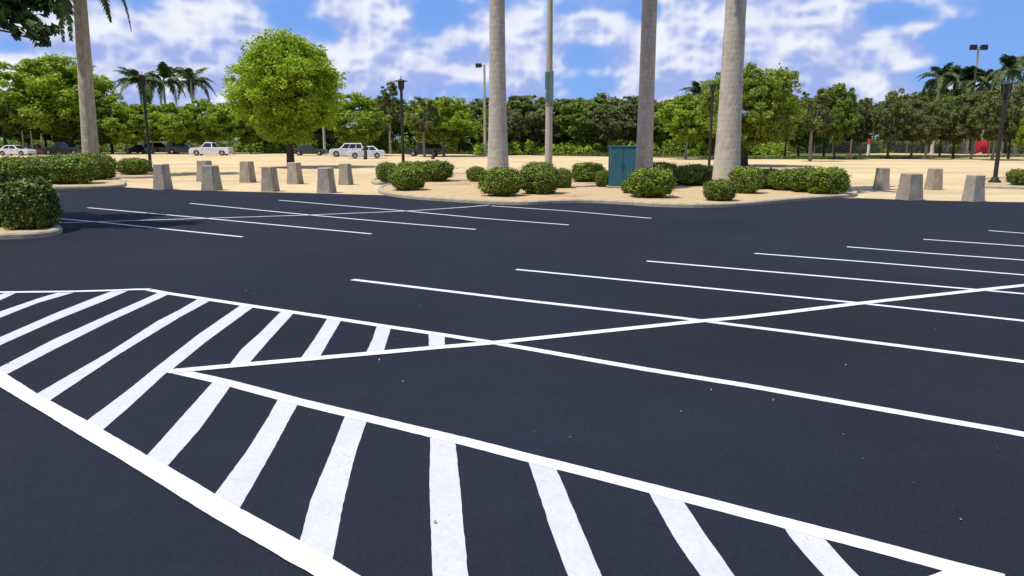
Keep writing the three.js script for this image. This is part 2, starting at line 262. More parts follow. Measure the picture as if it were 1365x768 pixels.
// the hatched corner: broad border and its stripes
const U = [[-260, 345], [-90, 443], [10, 501], [48, 525.6], [115, 562], [195.4, 608.7], [222.6, 622.8], [286, 660.4], [319, 679.6], [399.6, 723.4], [443, 748.2], [474.6, 767], [640, 865]].map((p) => G(...p));
const D = [[-260, 352], [-90, 462], [0, 517.6], [53, 549.4], [111, 585], [173, 622], [220, 651.6], [272, 684.6], [314, 709.5], [377, 746.6], [413.6, 767], [580, 868]].map((p) => G(...p));
strip('hatch_border', U, D, Y3, paintM);
const stripes = [
  [[[-140, 462], [-60, 421], [0, 393], [8, 390.4]], [[-130, 474], [-50, 428], [0, 400.4], [22, 390.4]]],
  [[[-110, 473], [-40, 434], [0, 415.5], [53, 397.3], [80, 389.6]], [[-100, 483], [-40, 444], [0, 423.7], [51, 403.7], [100, 389.6]]],
  [[[-60, 481], [0, 449.8], [73, 418], [127.6, 396.4], [150, 388]], [[-50, 494], [0, 460.4], [73, 427.7], [142, 400], [170, 388]]],
  [[[-20, 500], [0, 489.7], [73, 452], [146, 419.2], [189.5, 400], [212, 390]], [[4, 502], [9, 499.4], [73, 465.6], [146, 428.8], [226, 392]]],
  [[[46, 527], [58, 520], [146, 469.3], [209.6, 428.3], [240, 412.8], [265, 398]], [[64, 536], [91, 517.6], [155, 474.7], [240, 422.8], [280, 401]]],
  [[[112, 564], [171, 520], [207.8, 490], [263.7, 446.5], [321, 407]], [[134, 576], [173, 542], [220, 498.7], [231, 491.5], [274.7, 455.6], [338.6, 409]]],
  [[[304, 489], [322, 465.6], [347.6, 442.9], [377, 413]], [[331, 485.6], [358.5, 453.8], [393, 416]]],
  [[[193, 611], [237, 561.8], [285, 508]], [[220, 625], [267, 571.7], [308, 514]]],
  [[[399, 480.4], [418.6, 453], [438, 422.4]], [[425, 478], [436, 459], [455.4, 426]]],
  [[[284, 662], [324.6, 608], [356, 559], [371.4, 531]], [[317, 682], [359.5, 608], [382, 566], [397.4, 538]]],
  [[[487, 472.6], [496.5, 452.8], [502.6, 433.4]], [[511, 470.2], [521.6, 435.4]]],
  [[[398.6, 726], [415, 664], [436, 615], [461.4, 551.4]], [[442, 751], [457, 674], [473, 608], [489.4, 559.4]]],
  [[[572, 465], [571.4, 443.6]], [[592.8, 463], [592.8, 445.6]]],
  [[[573.6, 578], [572.6, 650], [576.5, 768], [581, 840]], [[606.6, 586.6], [612, 638], [624, 768], [634, 850]]],
  [[[703, 611], [738, 718], [757.6, 768], [792, 850]], [[739.6, 621], [774, 701.8], [802, 768], [842, 850]]],
  [[[862.6, 653], [897, 715], [933.5, 768], [1000, 860]], [[907.6, 664], [945, 720], [979, 768], [1050, 860]]],
  [[[1042, 700], [1060, 725], [1098, 768], [1180, 850]], [[1093.6, 713], [1118, 740], [1144, 768], [1240, 860]]]];
for (const [a, b] of stripes) strip('hatch_stripe', a.map((p) => G(...p)), b.map((p) => G(...p)), -0.002 + Y1 + 0.0005, thinPaintM);
strip('hatch_border', [[1200, 786], [1246, 768], [1262, 762], [1290, 762]].map((p) => G(...p)), [[1230, 806], [1290, 786], [1330, 776], [1345, 776]].map((p) => G(...p)), Y3, paintM);

// ---------------------------------------------------------------- kerbed beds
function kerbedBed(label, outline, seed, material = bedM, h = 0.13, w = 0.17) { // outline in plan, anticlockwise or not
  const n0 = outline.length, area = outline.reduce((s, p, i) => { const q = outline[(i + 1) % n0]; return s + p[0] * q[1] - q[0] * p[1]; }, 0);
  const pts = area > 0 ? outline : [...outline].reverse();
  const c = new THREE.CatmullRomCurve3(pts.map(([x, Z]) => V(x, 0, Z)), true, 'centripetal'), N = Math.max(40, Math.round(c.getLength() / 0.3));
  const P = c.getSpacedPoints(N).slice(0, N).map((v) => [v.x, v.z]);
  const inset = (d) => P.map((p, i) => { const a = P[(i + N - 1) % N], b = P[(i + 1) % N], l = Math.hypot(b[0] - a[0], b[1] - a[1]); return [p[0] - (b[1] - a[1]) / l * d, p[1] + (b[0] - a[0]) / l * d]; });
  const outer = P, top0 = inset(0.03), inner = inset(w);
  const r = rng(seed), soilPts = inset(w - 0.02);
  const s = new THREE.Shape(soilPts.map((p) => new THREE.Vector2(...p))); const g = new THREE.ShapeGeometry(s); g.rotateX(-Math.PI / 2); g.translate(0, h - 0.03, 0);
  const root = setting('planting_bed', g, material, label);
  const per = 10; // ten steps of 0.3 m to a kerb length
  for (let k0 = 0; k0 < N; k0 += per) {
    const k1 = Math.min(N, k0 + per), pos = [], uv = [], idx = [], dz = (r() - 0.5) * 0.008;
    for (let k = k0; k <= k1; k++) {
      const i = k % N, e = k === k0 ? 0.006 : k === k1 ? -0.006 : 0, q = P[(i + 1) % N], t = [q[0] - P[i][0], q[1] - P[i][1]], tl = Math.hypot(...t), ex = t[0] / tl * e, ez = t[1] / tl * e;
      const prof = [[outer[i], -0.05], [outer[i], h * 0.7 + dz], [top0[i], h + dz], [inner[i], h + dz], [inner[i], -0.05]];
      let v = 0; prof.forEach(([p, y], m) => { pos.push(p[0] + ex, y, -(p[1] + ez)); v += m ? 0.12 : 0; uv.push(k * 0.3 * 0.7, v); });
    }
    const M = 5; for (let a = 0; a < k1 - k0; a++) for (let m = 0; m < M - 1; m++) { const o = a * M + m; idx.push(o, o + M, o + 1, o + 1, o + M, o + M + 1); }
    for (const o of [0, (k1 - k0) * M]) idx.push(o, o + 1, o + 2, o, o + 2, o + 3, o, o + 3, o + 4);
    let kg = new THREE.BufferGeometry(); kg.setAttribute('position', new THREE.Float32BufferAttribute(pos, 3)); kg.setAttribute('uv', new THREE.Float32BufferAttribute(uv, 2)); kg.setIndex(idx); kg = kg.toNonIndexed(); kg.computeVertexNormals();
    mesh('kerb_stone', kg, kerbM, root);
  }
  return root;
}
const gp = (list) => list.map(([x, y]) => G(x, y));
kerbedBed('long kerbed sandy bed with palms and clipped shrubs', gp([[508, 258.5], [545, 265], [600, 269], [655, 272.2], [700, 273.4], [740, 271.6], [780, 270.6], [825, 272.4], [880, 276], [930, 277], [985, 275.4], [1050, 269.5], [1100, 265.6], [1138, 262.5], [1140, 258], [1100, 251], [1000, 246], [900, 244], [780, 243.6], [640, 243.6], [560, 244.6], [515, 249]]), 3);
kerbedBed('narrow kerbed strip behind the long sandy bed', gp([[505, 246.5], [560, 243.4], [640, 242.4], [780, 242.4], [900, 242.6], [980, 243], [985, 234], [900, 232], [780, 232], [640, 233], [560, 234], [508, 238]]), 4);
kerbedBed('kerbed bed with the tall glossy shrub and overhanging tree', gp([[-330, 323], [-150, 322], [0, 319.5], [58, 317], [82, 311], [70, 303], [30, 300], [-150, 300], [-340, 299]]), 5);
kerbedBed('kerbed corner bed with a dense shrub row and one palm', gp([[-220, 252], [0, 252], [100, 252], [155, 250.5], [168, 246], [158, 240], [130, 233], [60, 229], [-220, 229]]), 6);
kerbedBed('small kerbed strip with one round shrub and a lamp post', gp([[146, 237.5], [180, 238], [212, 237.2], [216, 233], [205, 227.5], [180, 227], [150, 228.5]]), 7);
kerbedBed('kerbed bed beside the bollards with a lamp post and shrub', gp([[1304, 250.5], [1365, 252.5], [1500, 255], [1510, 243], [1400, 240], [1330, 239], [1306, 243]]), 8);

// ---------------------------------------------------------------- foliage
function leaves(list, R, three = false, loose = 0.9) { // list of [x, y, z, size, color, normal] -> one geometry of leaf-shaped faces
  const per = three ? 3 : 6, pos = new Float32Array(list.length * per * 3), col = new Float32Array(list.length * per * 3), n = V(), a = V(), b = V(); let o = 0;
  for (const [x, y, z, s, c, nn] of list) {
    n.set(R() - 0.5, R() - 0.5, R() - 0.5).normalize().multiplyScalar(loose).add(nn).normalize();
    a.set(R() - 0.5, R() - 0.65, R() - 0.5).cross(n).normalize(); b.crossVectors(n, a);
    const w = s * (three ? 0.5 : 0.42), l = s * 0.62, bend = three ? 0 : s * 0.14;
    const q = three ? [[-l, w, 0], [l, 0, 0], [-l, -w, 0]] : [[-l, 0, 0], [-l * 0.1, w, bend], [l, 0, -bend], [-l * 0.1, -w, bend]];
    for (const k of three ? [0, 1, 2] : [0, 1, 2, 0, 2, 3]) { const [u, v, e] = q[k]; pos[o] = x + b.x * u + a.x * v + n.x * e; pos[o + 1] = y + b.y * u + a.y * v + n.y * e; pos[o + 2] = z + b.z * u + a.z * v + n.z * e; col[o] = c[0]; col[o + 1] = c[1]; col[o + 2] = c[2]; o += 3; }
  }
  const g = new THREE.BufferGeometry(); g.setAttribute('position', new THREE.BufferAttribute(pos, 3)); g.setAttribute('color', new THREE.BufferAttribute(col, 3)); g.computeVertexNormals(); return g;
}
function tint(R, pal) { const p = pal[Math.floor(R() * pal.length)], k = 0.7 + 0.6 * R(), h = (R() - 0.5) * 0.25; return [p[0] * k * (1 + h), p[1] * k, p[2] * k * (1 - h)]; }
const PAL = {
  lime: [[0.37, 0.5, 0.02], [0.31, 0.46, 0.018], [0.42, 0.52, 0.025]],
  bright: [[0.27, 0.37, 0.024], [0.21, 0.32, 0.022], [0.34, 0.4, 0.03]],
  mid: [[0.18, 0.25, 0.032], [0.22, 0.275, 0.038], [0.14, 0.21, 0.03]],
  dark: [[0.15, 0.205, 0.05], [0.18, 0.23, 0.055], [0.22, 0.245, 0.068]],
  grey: [[0.185, 0.2, 0.08], [0.22, 0.23, 0.1], [0.15, 0.175, 0.065]],
  dry: [[0.2, 0.18, 0.1], [0.15, 0.15, 0.08], [0.11, 0.125, 0.05]],
  palm: [[0.05, 0.085, 0.03], [0.07, 0.1, 0.035]],
  shrub: [[0.17, 0.23, 0.025], [0.12, 0.175, 0.02], [0.23, 0.27, 0.03], [0.08, 0.125, 0.018]],
  shrubDark: [[0.07, 0.12, 0.02], [0.055, 0.09, 0.018], [0.11, 0.16, 0.025]],
};
// a tree 1 m wide to its crown's edge is never built: sizes are metres, copies are scaled a little
function treeParts({ seed, H, R: rad, base, n, leaf, pal, bark, clumps = 26, fork = 0.3, trunkR = 0.16, gap = 0.3, flat = 1, lean = 0, small = 0.15, egg = 0, spray = 0.3 }) {
  const R = rng(seed), root = new THREE.Group(), cy = (H + base) / 2, ry = (H - base) / 2, centres = [];
  for (let i = 0; i < clumps; i++) { // clumps over the crown, more towards its outside
    const u = R() * 2 - 1, th = i * 2.39996 + R() * 0.8, rr = Math.sqrt(1 - u * u) * (0.55 + 0.45 * R()), k = (0.7 + 0.2 * R()) * (1 - egg * u * u * (u < 0 ? 1.5 : 0.6));
    const cr = rad * (small + 0.13 * R());
    centres.push([Math.cos(th) * rr * rad * k + lean * (u + 1) * 0.3, cy + u * ry * (0.72 + 0.16 * R()) * flat, Math.sin(th) * rr * rad * k, cr, cr * (0.7 + 0.3 * R())]);
  }
  centres.push([0, cy, 0, rad * 0.42, ry * 0.5]);
  const wood = [limb([V(0, -0.1, 0), V((R() - 0.5) * 0.2, H * fork * 0.5, (R() - 0.5) * 0.2), V((R() - 0.5) * 0.3, H * fork, (R() - 0.5) * 0.3)], trunkR * 1.25, trunkR * 0.85, 9, 8)];
  const f = V((R() - 0.5) * 0.1, H * fork - 0.15, (R() - 0.5) * 0.1), N = Math.min(centres.length, 13);
  for (let i = 0; i < N; i++) { const [x, y, z] = centres[Math.floor(i * centres.length / N)]; wood.push(limb([f, V(x * 0.35 + (R() - 0.5) * 0.3, f.y + (y - f.y) * 0.45, z * 0.35 + (R() - 0.5) * 0.3), V(x * 0.72, f.y + (y - f.y) * 0.8, z * 0.72), V(x, y, z)], trunkR * (0.45 + 0.2 * R()), trunkR * 0.1, 5, 6)); }
  mesh('trunk', join(wood), bark, root);
  const list = [], tw = centres.reduce((s, c) => s + c[3] * c[4], 0);
  for (const [x, y, z, cr, ch] of centres) {
    const m = Math.round(n * cr * ch / tw), twigs = 8, hue = 0.85 + 0.3 * R();
    for (let k = 0; k < twigs; k++) { // sprays of leaves round each twig, with room between them
      const d = V(R() - 0.5, R() - 0.45, R() - 0.5).normalize(), q = 0.45 + 0.75 * R(); if (R() < gap * 0.6) continue;
      const tx = x + d.x * cr * q, ty = y + d.y * ch * q, tz = z + d.z * cr * q, sr = cr * (spray + 0.25 * R());
      for (let i = 0; i < m / twigs; i++) {
        const e = V(R() - 0.5, R() - 0.5, R() - 0.5).normalize().multiplyScalar(sr * (0.2 + 0.9 * Math.sqrt(R()) * (R() < 0.08 ? 1.5 : 1))), c = tint(R, pal);
        list.push([tx + e.x, ty + e.y * 0.7, tz + e.z, leaf * (0.65 + 0.7 * R()), [c[0] * hue, c[1] * hue, c[2] * hue], d.clone().multiplyScalar(0.4).add(V(0, 0.5, 0))]);
      }
    }
  }
  mesh('crown', leaves(list, R, true), LEAF, root);
  root.userData.size = [rad, H];
  return root;
}
const protos = {
  round: [treeParts({ seed: 101, H: 10.5, R: 4.5, base: 1.7, n: 130000, leaf: 0.14, pal: [...PAL.lime, PAL.bright[0]], bark: barkDarkM, clumps: 250, fork: 0.22, trunkR: 0.26, gap: 0, small: 0.12, egg: 0.24, spray: 0.42 })],
  big: [treeParts({ seed: 103, H: 10, R: 5.5, base: 2.0, n: 62000, leaf: 0.18, pal: [...PAL.bright, PAL.lime[1], PAL.lime[0]], bark: barkPaleM, clumps: 76, fork: 0.28, trunkR: 0.24, gap: 0.3 }), treeParts({ seed: 105, H: 8.2, R: 4.9, base: 1.9, n: 76000, leaf: 0.15, pal: [...PAL.bright, PAL.mid[0], PAL.mid[1]], bark: barkDarkM, clumps: 84, fork: 0.27, trunkR: 0.3, gap: 0.2 })],
  bright: [111, 113, 115].map((seed) => treeParts({ seed, H: 6.5, R: 3.6, base: 1.5, n: 24000, leaf: 0.19, pal: [...PAL.bright, PAL.lime[1]], bark: barkPaleM, clumps: 46, fork: 0.3, trunkR: 0.13, gap: 0.28 })),
  mid: [121, 123, 125].map((seed) => treeParts({ seed, H: 7.5, R: 3.6, base: 1.7, n: 23000, leaf: 0.2, pal: [...PAL.mid, PAL.bright[1]], bark: barkDarkM, clumps: 48, fork: 0.3, trunkR: 0.15, gap: 0.26 })),
  dark: [131, 133, 135].map((seed) => treeParts({ seed, H: 9, R: 4, base: 1.3, n: 21000, leaf: 0.25, pal: [...PAL.dark, PAL.mid[0]], bark: barkDarkM, clumps: 52, fork: 0.28, trunkR: 0.17, gap: 0.22 })),
  grey: [141, 143, 145].map((seed, i) => treeParts({ seed, H: 7.4, R: 3.3, base: 2.0, n: 24000, leaf: 0.17, pal: [...PAL.grey, PAL.mid[0]], bark: i === 0 ? barkDarkM : barkPaleM, clumps: 44, fork: 0.34, trunkR: 0.16, gap: 0.32 })),
  pale: [151].map((seed) => treeParts({ seed, H: 8, R: 3, base: 3, n: 14000, leaf: 0.17, pal: [...PAL.dry, PAL.mid[1], PAL.bright[1]], bark: barkPaleM, clumps: 24, fork: 0.42, trunkR: 0.17, gap: 0.46 })),
  thin: [161].map((seed) => treeParts({ seed, H: 10, R: 2.2, base: 3, n: 12000, leaf: 0.17, pal: PAL.dark, bark: barkPaleM, clumps: 22, fork: 0.5, trunkR: 0.14, gap: 0.46 })),
};
const RT = rng(900); let turnN = 0;
function plant(kind, variant, px, Z, topPy, widthPx, name, label, group) {
  const set = protos[kind], p = set[variant % set.length], [rad, H] = p.userData.size, [x] = atZ(px, Z);
  const h = heightAt(topPy, Z), w = widthPx / pxm(Z) / 2;
  return copy(p, name, label, 'tree', x, Z, (turnN++ * 2.4) % 6.28, [w / rad, h / H, w / rad * (0.9 + 0.2 * RT())], group, -0.02);
}

// the trees that stand out
plant('round', 0, 388, 59, 43, 148, 'round_tree', 'large round lime green tree standing alone in the sandy lot').rotation.y = 1.75;
plant('big', 0, 84, 117, 80, 180, 'spreading_tree', 'wide yellow green tree with open branches above the parked white sedan');
plant('big', 1, 992, 62, 93, 146, 'broad_tree', 'tall broad green tree with a thick dark trunk behind the palm');
plant('bright', 1, 914, 84, 130, 90, 'olive_tree', 'olive green rounded tree between two palms behind the shrubs');
plant('pale', 0, 1080, 76, 112, 74, 'pale_tree', 'sparse tree with pale branches and slim pale trunk');
plant('bright', 0, 474, 104, 130, 104, 'lime_tree', 'bright green tree above the white estate car');
plant('bright', 2, 592, 100, 131, 112, 'lime_tree', 'yellow green low tree above the dark estate car');
plant('pale', 0, 566, 96, 128, 60, 'pale_tree', 'dry looking tree with forked bare pale branches behind the lamp post');
plant('thin', 0, 521, 118, 106, 44, 'slender_tree', 'slender open tree rising above its neighbours by the dark lamp post');
plant('bright', 0, 1372, 78, 138, 60, 'lime_tree', 'lime green tree beside the fence near the kerbed lamp post');
// the low bright row above the parked dark cars
for (const [i, [px, Z, top, w]] of [[170, 116, 142, 60], [204, 118, 140, 66], [238, 117, 138, 66], [272, 119, 137, 66], [306, 118, 139, 60], [334, 121, 140, 50]].entries()) plant('bright', i, px, Z, top, w * 1.2, 'low_tree', `low green tree above the dark cars, ${ORD[i]} in its row from the corner bed`, 'row of low trees behind the parked cars');
// trees at the left end
for (const [i, [px, Z, top, w, k]] of [[10, 116, 126, 90, 'mid'], [-30, 115, 118, 100, 'dark'], [132, 117, 128, 80, 'mid'], [40, 116, 116, 100, 'dark'], [150, 118, 130, 76, 'dark'], [100, 118, 122, 90, 'dark'], [62, 119, 140, 70, 'mid']].entries()) plant(k, i, px, Z, top, w, 'shade_tree', 'leafy tree crowded behind the white sedan and black pickup', 'trees behind the cars by the corner bed');
// middle of the far tree line
for (const [i, [px, Z, top, w, k]] of [[354, 124, 136, 66, 'dark'], [430, 126, 128, 70, 'dark'], [505, 124, 126, 60, 'dark'], [548, 130, 130, 66, 'mid'], [580, 132, 126, 60, 'dark'], [612, 120, 134, 60, 'dark'], [640, 124, 130, 66, 'dark'], [700, 122, 123, 74, 'dark'], [676, 112, 142, 50, 'grey'], [726, 114, 140, 56, 'grey'], [752, 122, 128, 62, 'dark'], [776, 110, 134, 60, 'mid'], [806, 120, 124, 70, 'dark'], [812, 108, 140, 60, 'grey'], [842, 112, 128, 62, 'grey'], [868, 122, 132, 62, 'dark'], [890, 110, 136, 58, 'mid'], [948, 104, 134, 66, 'mid'], [925, 124, 130, 70, 'dark'], [725, 128, 127, 60, 'dark'], [780, 130, 126, 70, 'dark'], [845, 130, 129, 66, 'dark'], [655, 108, 150, 46, 'mid']].entries()) plant(k, i, px, Z, top, w * 1.28, 'woodland_tree', 'dark leafy tree in the dense wood edge beyond the sand', 'trees along the far edge of the sandy lot');
// grey green trees by the fence
for (const [i, [px, Z, top, w, k]] of [[1046, 92, 122, 60, 'mid'], [1112, 84, 116, 66, 'mid'], [1146, 90, 130, 58, 'grey'], [1183, 86, 122, 60, 'grey'], [1214, 88, 130, 56, 'grey'], [1233, 84, 134, 54, 'grey'], [1270, 86, 128, 60, 'grey'], [1294, 84, 122, 60, 'grey'], [1322, 80, 116, 66, 'grey'], [1344, 84, 112, 60, 'grey'], [1064, 100, 128, 60, 'dark'], [1098, 98, 118, 62, 'dark'], [1252, 92, 126, 54, 'mid'], [1400, 90, 118, 70, 'grey']].entries()) plant(k, i, px, Z, top, w, 'verge_tree', 'grey green street tree with bare lower trunk on the grass verge by the fence', 'trees on the verge in front of the wire fence');
for (const [i, [px, Z, top, w]] of [[1040, 124, 130, 76], [1090, 128, 126, 80], [1130, 126, 132, 80], [1190, 128, 126, 84], [1230, 124, 116, 80], [1262, 122, 112, 70], [1300, 124, 116, 74], [1340, 122, 112, 80], [1390, 122, 110, 80]].entries()) plant('dark', i, px, Z, top, w, 'backdrop_tree', 'dark tree behind the wire fence beyond the sandy track', 'trees behind the wire fence');

// undergrowth under the far trees: one mass nobody could count
{
  const R = rng(404), list = [];
  for (let i = 0; i < 700; i++) {
    const near = i > 560, px = near ? 640 + R() * 400 : -150 + R() * 1680, right = px > 1030, Z = near ? 105 + R() * 10 : (right ? 126 : px < 350 ? 131 : 122) + R() * 16, [x] = atZ(px, Z), h = near ? 0.5 + R() * 1.9 : 1.2 + R() * 3.2, w = near ? 0.6 + R() * 1.1 : 1.1 + R() * 1.8, pal = near || R() < 0.4 ? PAL.bright : R() < 0.5 ? PAL.mid : PAL.dark;
    for (let k = 0; k < 230; k++) { const d = V(R() - 0.5, R() * 0.6, R() - 0.5).normalize(), q = Math.pow(R(), 0.5); list.push([x + d.x * w * q, d.y * h * q, -Z + d.z * w * q, 0.3 * (0.6 + 0.8 * R()), tint(R, pal), V(d.x * 0.5, 0.5, d.z * 0.5)]); }
  }
  const m = mesh('undergrowth', leaves(list, R, true), LEAF, scene); m.userData = { kind: 'stuff', label: 'tangled green undergrowth along the foot of the far trees', category: 'undergrowth' };
}
{ // long grass on the verges
  const R = rng(405), pos = [], col = [];
  const zones = [[-40, 345, 112, 126, 12000, 1.0], [400, 640, 114, 120, 2600, 0.5], [640, 930, 100, 112, 3600, 0.45], [930, 1450, 82, 92, 9000, 0.2], [1130, 1450, 92, 104, 3000, 0.16]];
  for (const [p0, p1, z0, z1, n, hh] of zones) for (let i = 0; i < n; i++) {
    const Z = z0 + R() * (z1 - z0), [x] = atZ(p0 + R() * (p1 - p0), Z), h = hh * (0.5 + R()), a = R() * 6.28, w = 0.07, dx = Math.cos(a) * w, dz = Math.sin(a) * w, lx = (R() - 0.5) * 0.3, lz = (R() - 0.5) * 0.3, py = rowOf(Z), pxx = CX + x * F / (Z * CP);
    let edge = 0; for (let k = 0; k + 1 < farEdge.length; k++) if (x >= farEdge[k][0] && x < farEdge[k + 1][0]) edge = farEdge[k][1] + (farEdge[k + 1][1] - farEdge[k][1]) * (x - farEdge[k][0]) / (farEdge[k + 1][0] - farEdge[k][0]);
    if (Z < edge + 0.3) continue;
    if (Z > 90 && pxx > 1145 && py < 206.8 && py > 203) continue;
    const c = R() < 0.5 ? [0.26, 0.24, 0.07] : [0.1, 0.13, 0.03], k = 0.7 + 0.6 * R();
    pos.push(x - dx, -0.03, -Z - dz, x + dx, -0.03, -Z + dz, x + lx, h, -Z + lz); for (let q = 0; q < 3; q++) col.push(c[0] * k, c[1] * k, c[2] * k);
  }
  const g = new THREE.BufferGeometry(); g.setAttribute('position', new THREE.Float32BufferAttribute(pos, 3)); g.setAttribute('color', new THREE.Float32BufferAttribute(col, 3)); g.computeVertexNormals();
  const m = mesh('verge_grass', g, LEAF, scene); m.userData = { kind: 'stuff', label: 'long yellow green grass on the verges beyond the sand', category: 'grass' };
}

// ---------------------------------------------------------------- shrubs
function shrubParts(seed, n, leaf, pal, boxy) { // unit shrub: 1 m wide, 1 m tall
  const R = rng(seed), root = new THREE.Group(), list = [];
  for (let i = 0; i < n; i++) {
    const d = V(R() - 0.5, R() - 0.5, R() - 0.5).normalize(), p = boxy, s = 1 / Math.pow(Math.abs(d.x) ** p + Math.abs(d.y) ** p + Math.abs(d.z) ** p, 1 / p);
    const b = 0.82 + 0.3 * vnoise(d.x * 3 + seed, d.y * 3, d.z * 3) + 0.18 * (vnoise(d.x * 8, d.y * 8 + seed, d.z * 8) - 0.5), pick = R(), q = (pick < 0.72 ? 0.86 + 0.14 * R() : pick < 0.76 ? 1 + 0.13 * R() : 0.5 + 0.4 * R()) * b * s;
    const y = 0.5 + d.y * q * 0.5; if (y < 0.02) continue;
    list.push([d.x * q * 0.5, y, d.z * q * 0.5, leaf * (0.7 + 0.6 * R()), tint(R, pal), d.clone().multiplyScalar(0.7)]);
  }
  mesh('foliage', leaves(list, R, false, 0.6), GLOSSY, root);
  const st = []; for (let i = 0; i < 7; i++) { const a = i * 0.9 + R(); st.push(limb([V(0, -0.02, 0), V(Math.cos(a) * 0.08, 0.18, Math.sin(a) * 0.08), V(Math.cos(a) * 0.26, 0.55, Math.sin(a) * 0.26)], 0.018, 0.006, 5, 4)); }
  mesh('stem', join(st), barkDarkM, root);
  return root;
}
const clipped = [201, 203, 205, 207].map((s, i) => shrubParts(s, 9500, 0.044, i % 2 ? [...PAL.shrub, PAL.lime[1]] : PAL.shrub, 2.6));
const glossy = [211, 213].map((s) => shrubParts(s, 8200, 0.066, [...PAL.shrubDark, PAL.shrub[0], PAL.shrub[2]], 2.5));
let shrubN = 0;
function shrub(px, baseY, w, topY, label, group, set = clipped, ground = 0.1) {
  const [x, Z] = G(px, baseY, ground), front = 0.42 * w / pxm(Z), h = heightAt(topY, Z + front) - ground, ww = w / pxm(Z + front), [x2] = atZ(px, Z + front);
  return copy(set[shrubN % set.length], 'clipped_shrub', label, 'shrub', x2, Z + front, (shrubN++ * 1.7) % 6.28, [ww * 1.02, h * 1.03, ww], group, ground - 0.02);
}
shrub(2, 303, 92, 233, 'tall glossy dark shrub in the kerbed bed under the tree, wider of two', undefined, glossy);
shrub(43, 307, 66, 240, 'glossy dark shrub at the kerb end shading the asphalt', undefined, glossy);
shrub(-78, 304, 90, 236, 'glossy dark shrub furthest from the kerb end under the tree', undefined, glossy);
for (const [i, a] of [[100, 246, 58, 210], [64, 246, 52, 212], [30, 246, 48, 213], [-8, 246, 52, 212], [-46, 246, 54, 211]].entries()) shrub(...a, `dense shrub in the corner bed front row, ${ORD[i]} from the kerb corner`, 'front shrub row of the corner bed');
for (const [i, a] of [[136, 240, 36, 206], [112, 238, 48, 204.5], [84, 236, 40, 207], [58, 236, 46, 208], [20, 236, 50, 209]].entries()) shrub(...a, `shrub in the corner bed back row by the palm, ${ORD[i]} from the kerb corner`, 'back shrub row of the corner bed');
shrub(180, 233.5, 39, 210.5, 'single round shrub in the small strip beside the lamp post');
shrub(516, 243.5, 28, 217, 'small shrub at the tip of the narrow strip');
shrub(550, 242, 44, 215.5, 'shrub in the narrow strip at the foot of the dark lamp post');
shrub(580, 242.5, 48, 214, 'wide clipped shrub in the narrow strip beside the small shrub group');
shrub(543.5, 254.5, 46, 221.5, 'yellow green round shrub at the tip of the long sandy bed');
shrub(634.5, 242.5, 23, 222.5, 'small lone shrub in the narrow strip beside the thickest palm');
shrub(668, 262.5, 53, 224, 'dark broad shrub in front of the thickest palm');
shrub(719, 259.5, 56, 222, 'dark broad shrub beside the one in front of the thickest palm');
shrub(718, 243, 42, 216, 'shrub at the foot of the tall concrete light pole');
shrub(748, 251, 28, 225, 'small yellow green shrub tucked against the dark broad pair');
shrub(784, 243, 47, 217, 'boxy clipped shrub in the narrow strip next to the cabinet');
shrub(803, 249.5, 20, 227, 'small shrub touching the side of the teal cabinet');
shrub(867, 264.5, 60, 224, 'large round shrub in front of the slim palm');
shrub(838, 258, 20, 239, 'small dark shrub at the foot of the teal cabinet');
shrub(880, 245, 44, 216.5, 'shrub in the narrow strip behind the slim palm');
shrub(922, 248, 54, 219.5, 'broad shrub between the slim palm and the swollen palm');
shrub(950, 245, 30, 221, 'small shrub touching the swollen palm trunk');
shrub(958.5, 268.5, 42, 240, 'small round ball shrub alone at the front of the sandy bed');
shrub(994, 258.5, 42, 222.5, 'shrub beside the swollen palm at the start of the hedge');
for (const [i, a] of [[1024, 252.5, 46, 225], [1050, 254.5, 46, 225], [1074, 257, 46, 224]].entries()) shrub(...a, `shrub of the short hedge, ${ORD[i + 1]} from the swollen palm`, 'middle shrubs of the short hedge');
shrub(1101, 259.5, 54, 223.5, 'rounded end shrub of the short hedge beside the bollards');
shrub(1358, 247.5, 30, 225.5, 'round shrub in the kerbed bed beside the bollards');

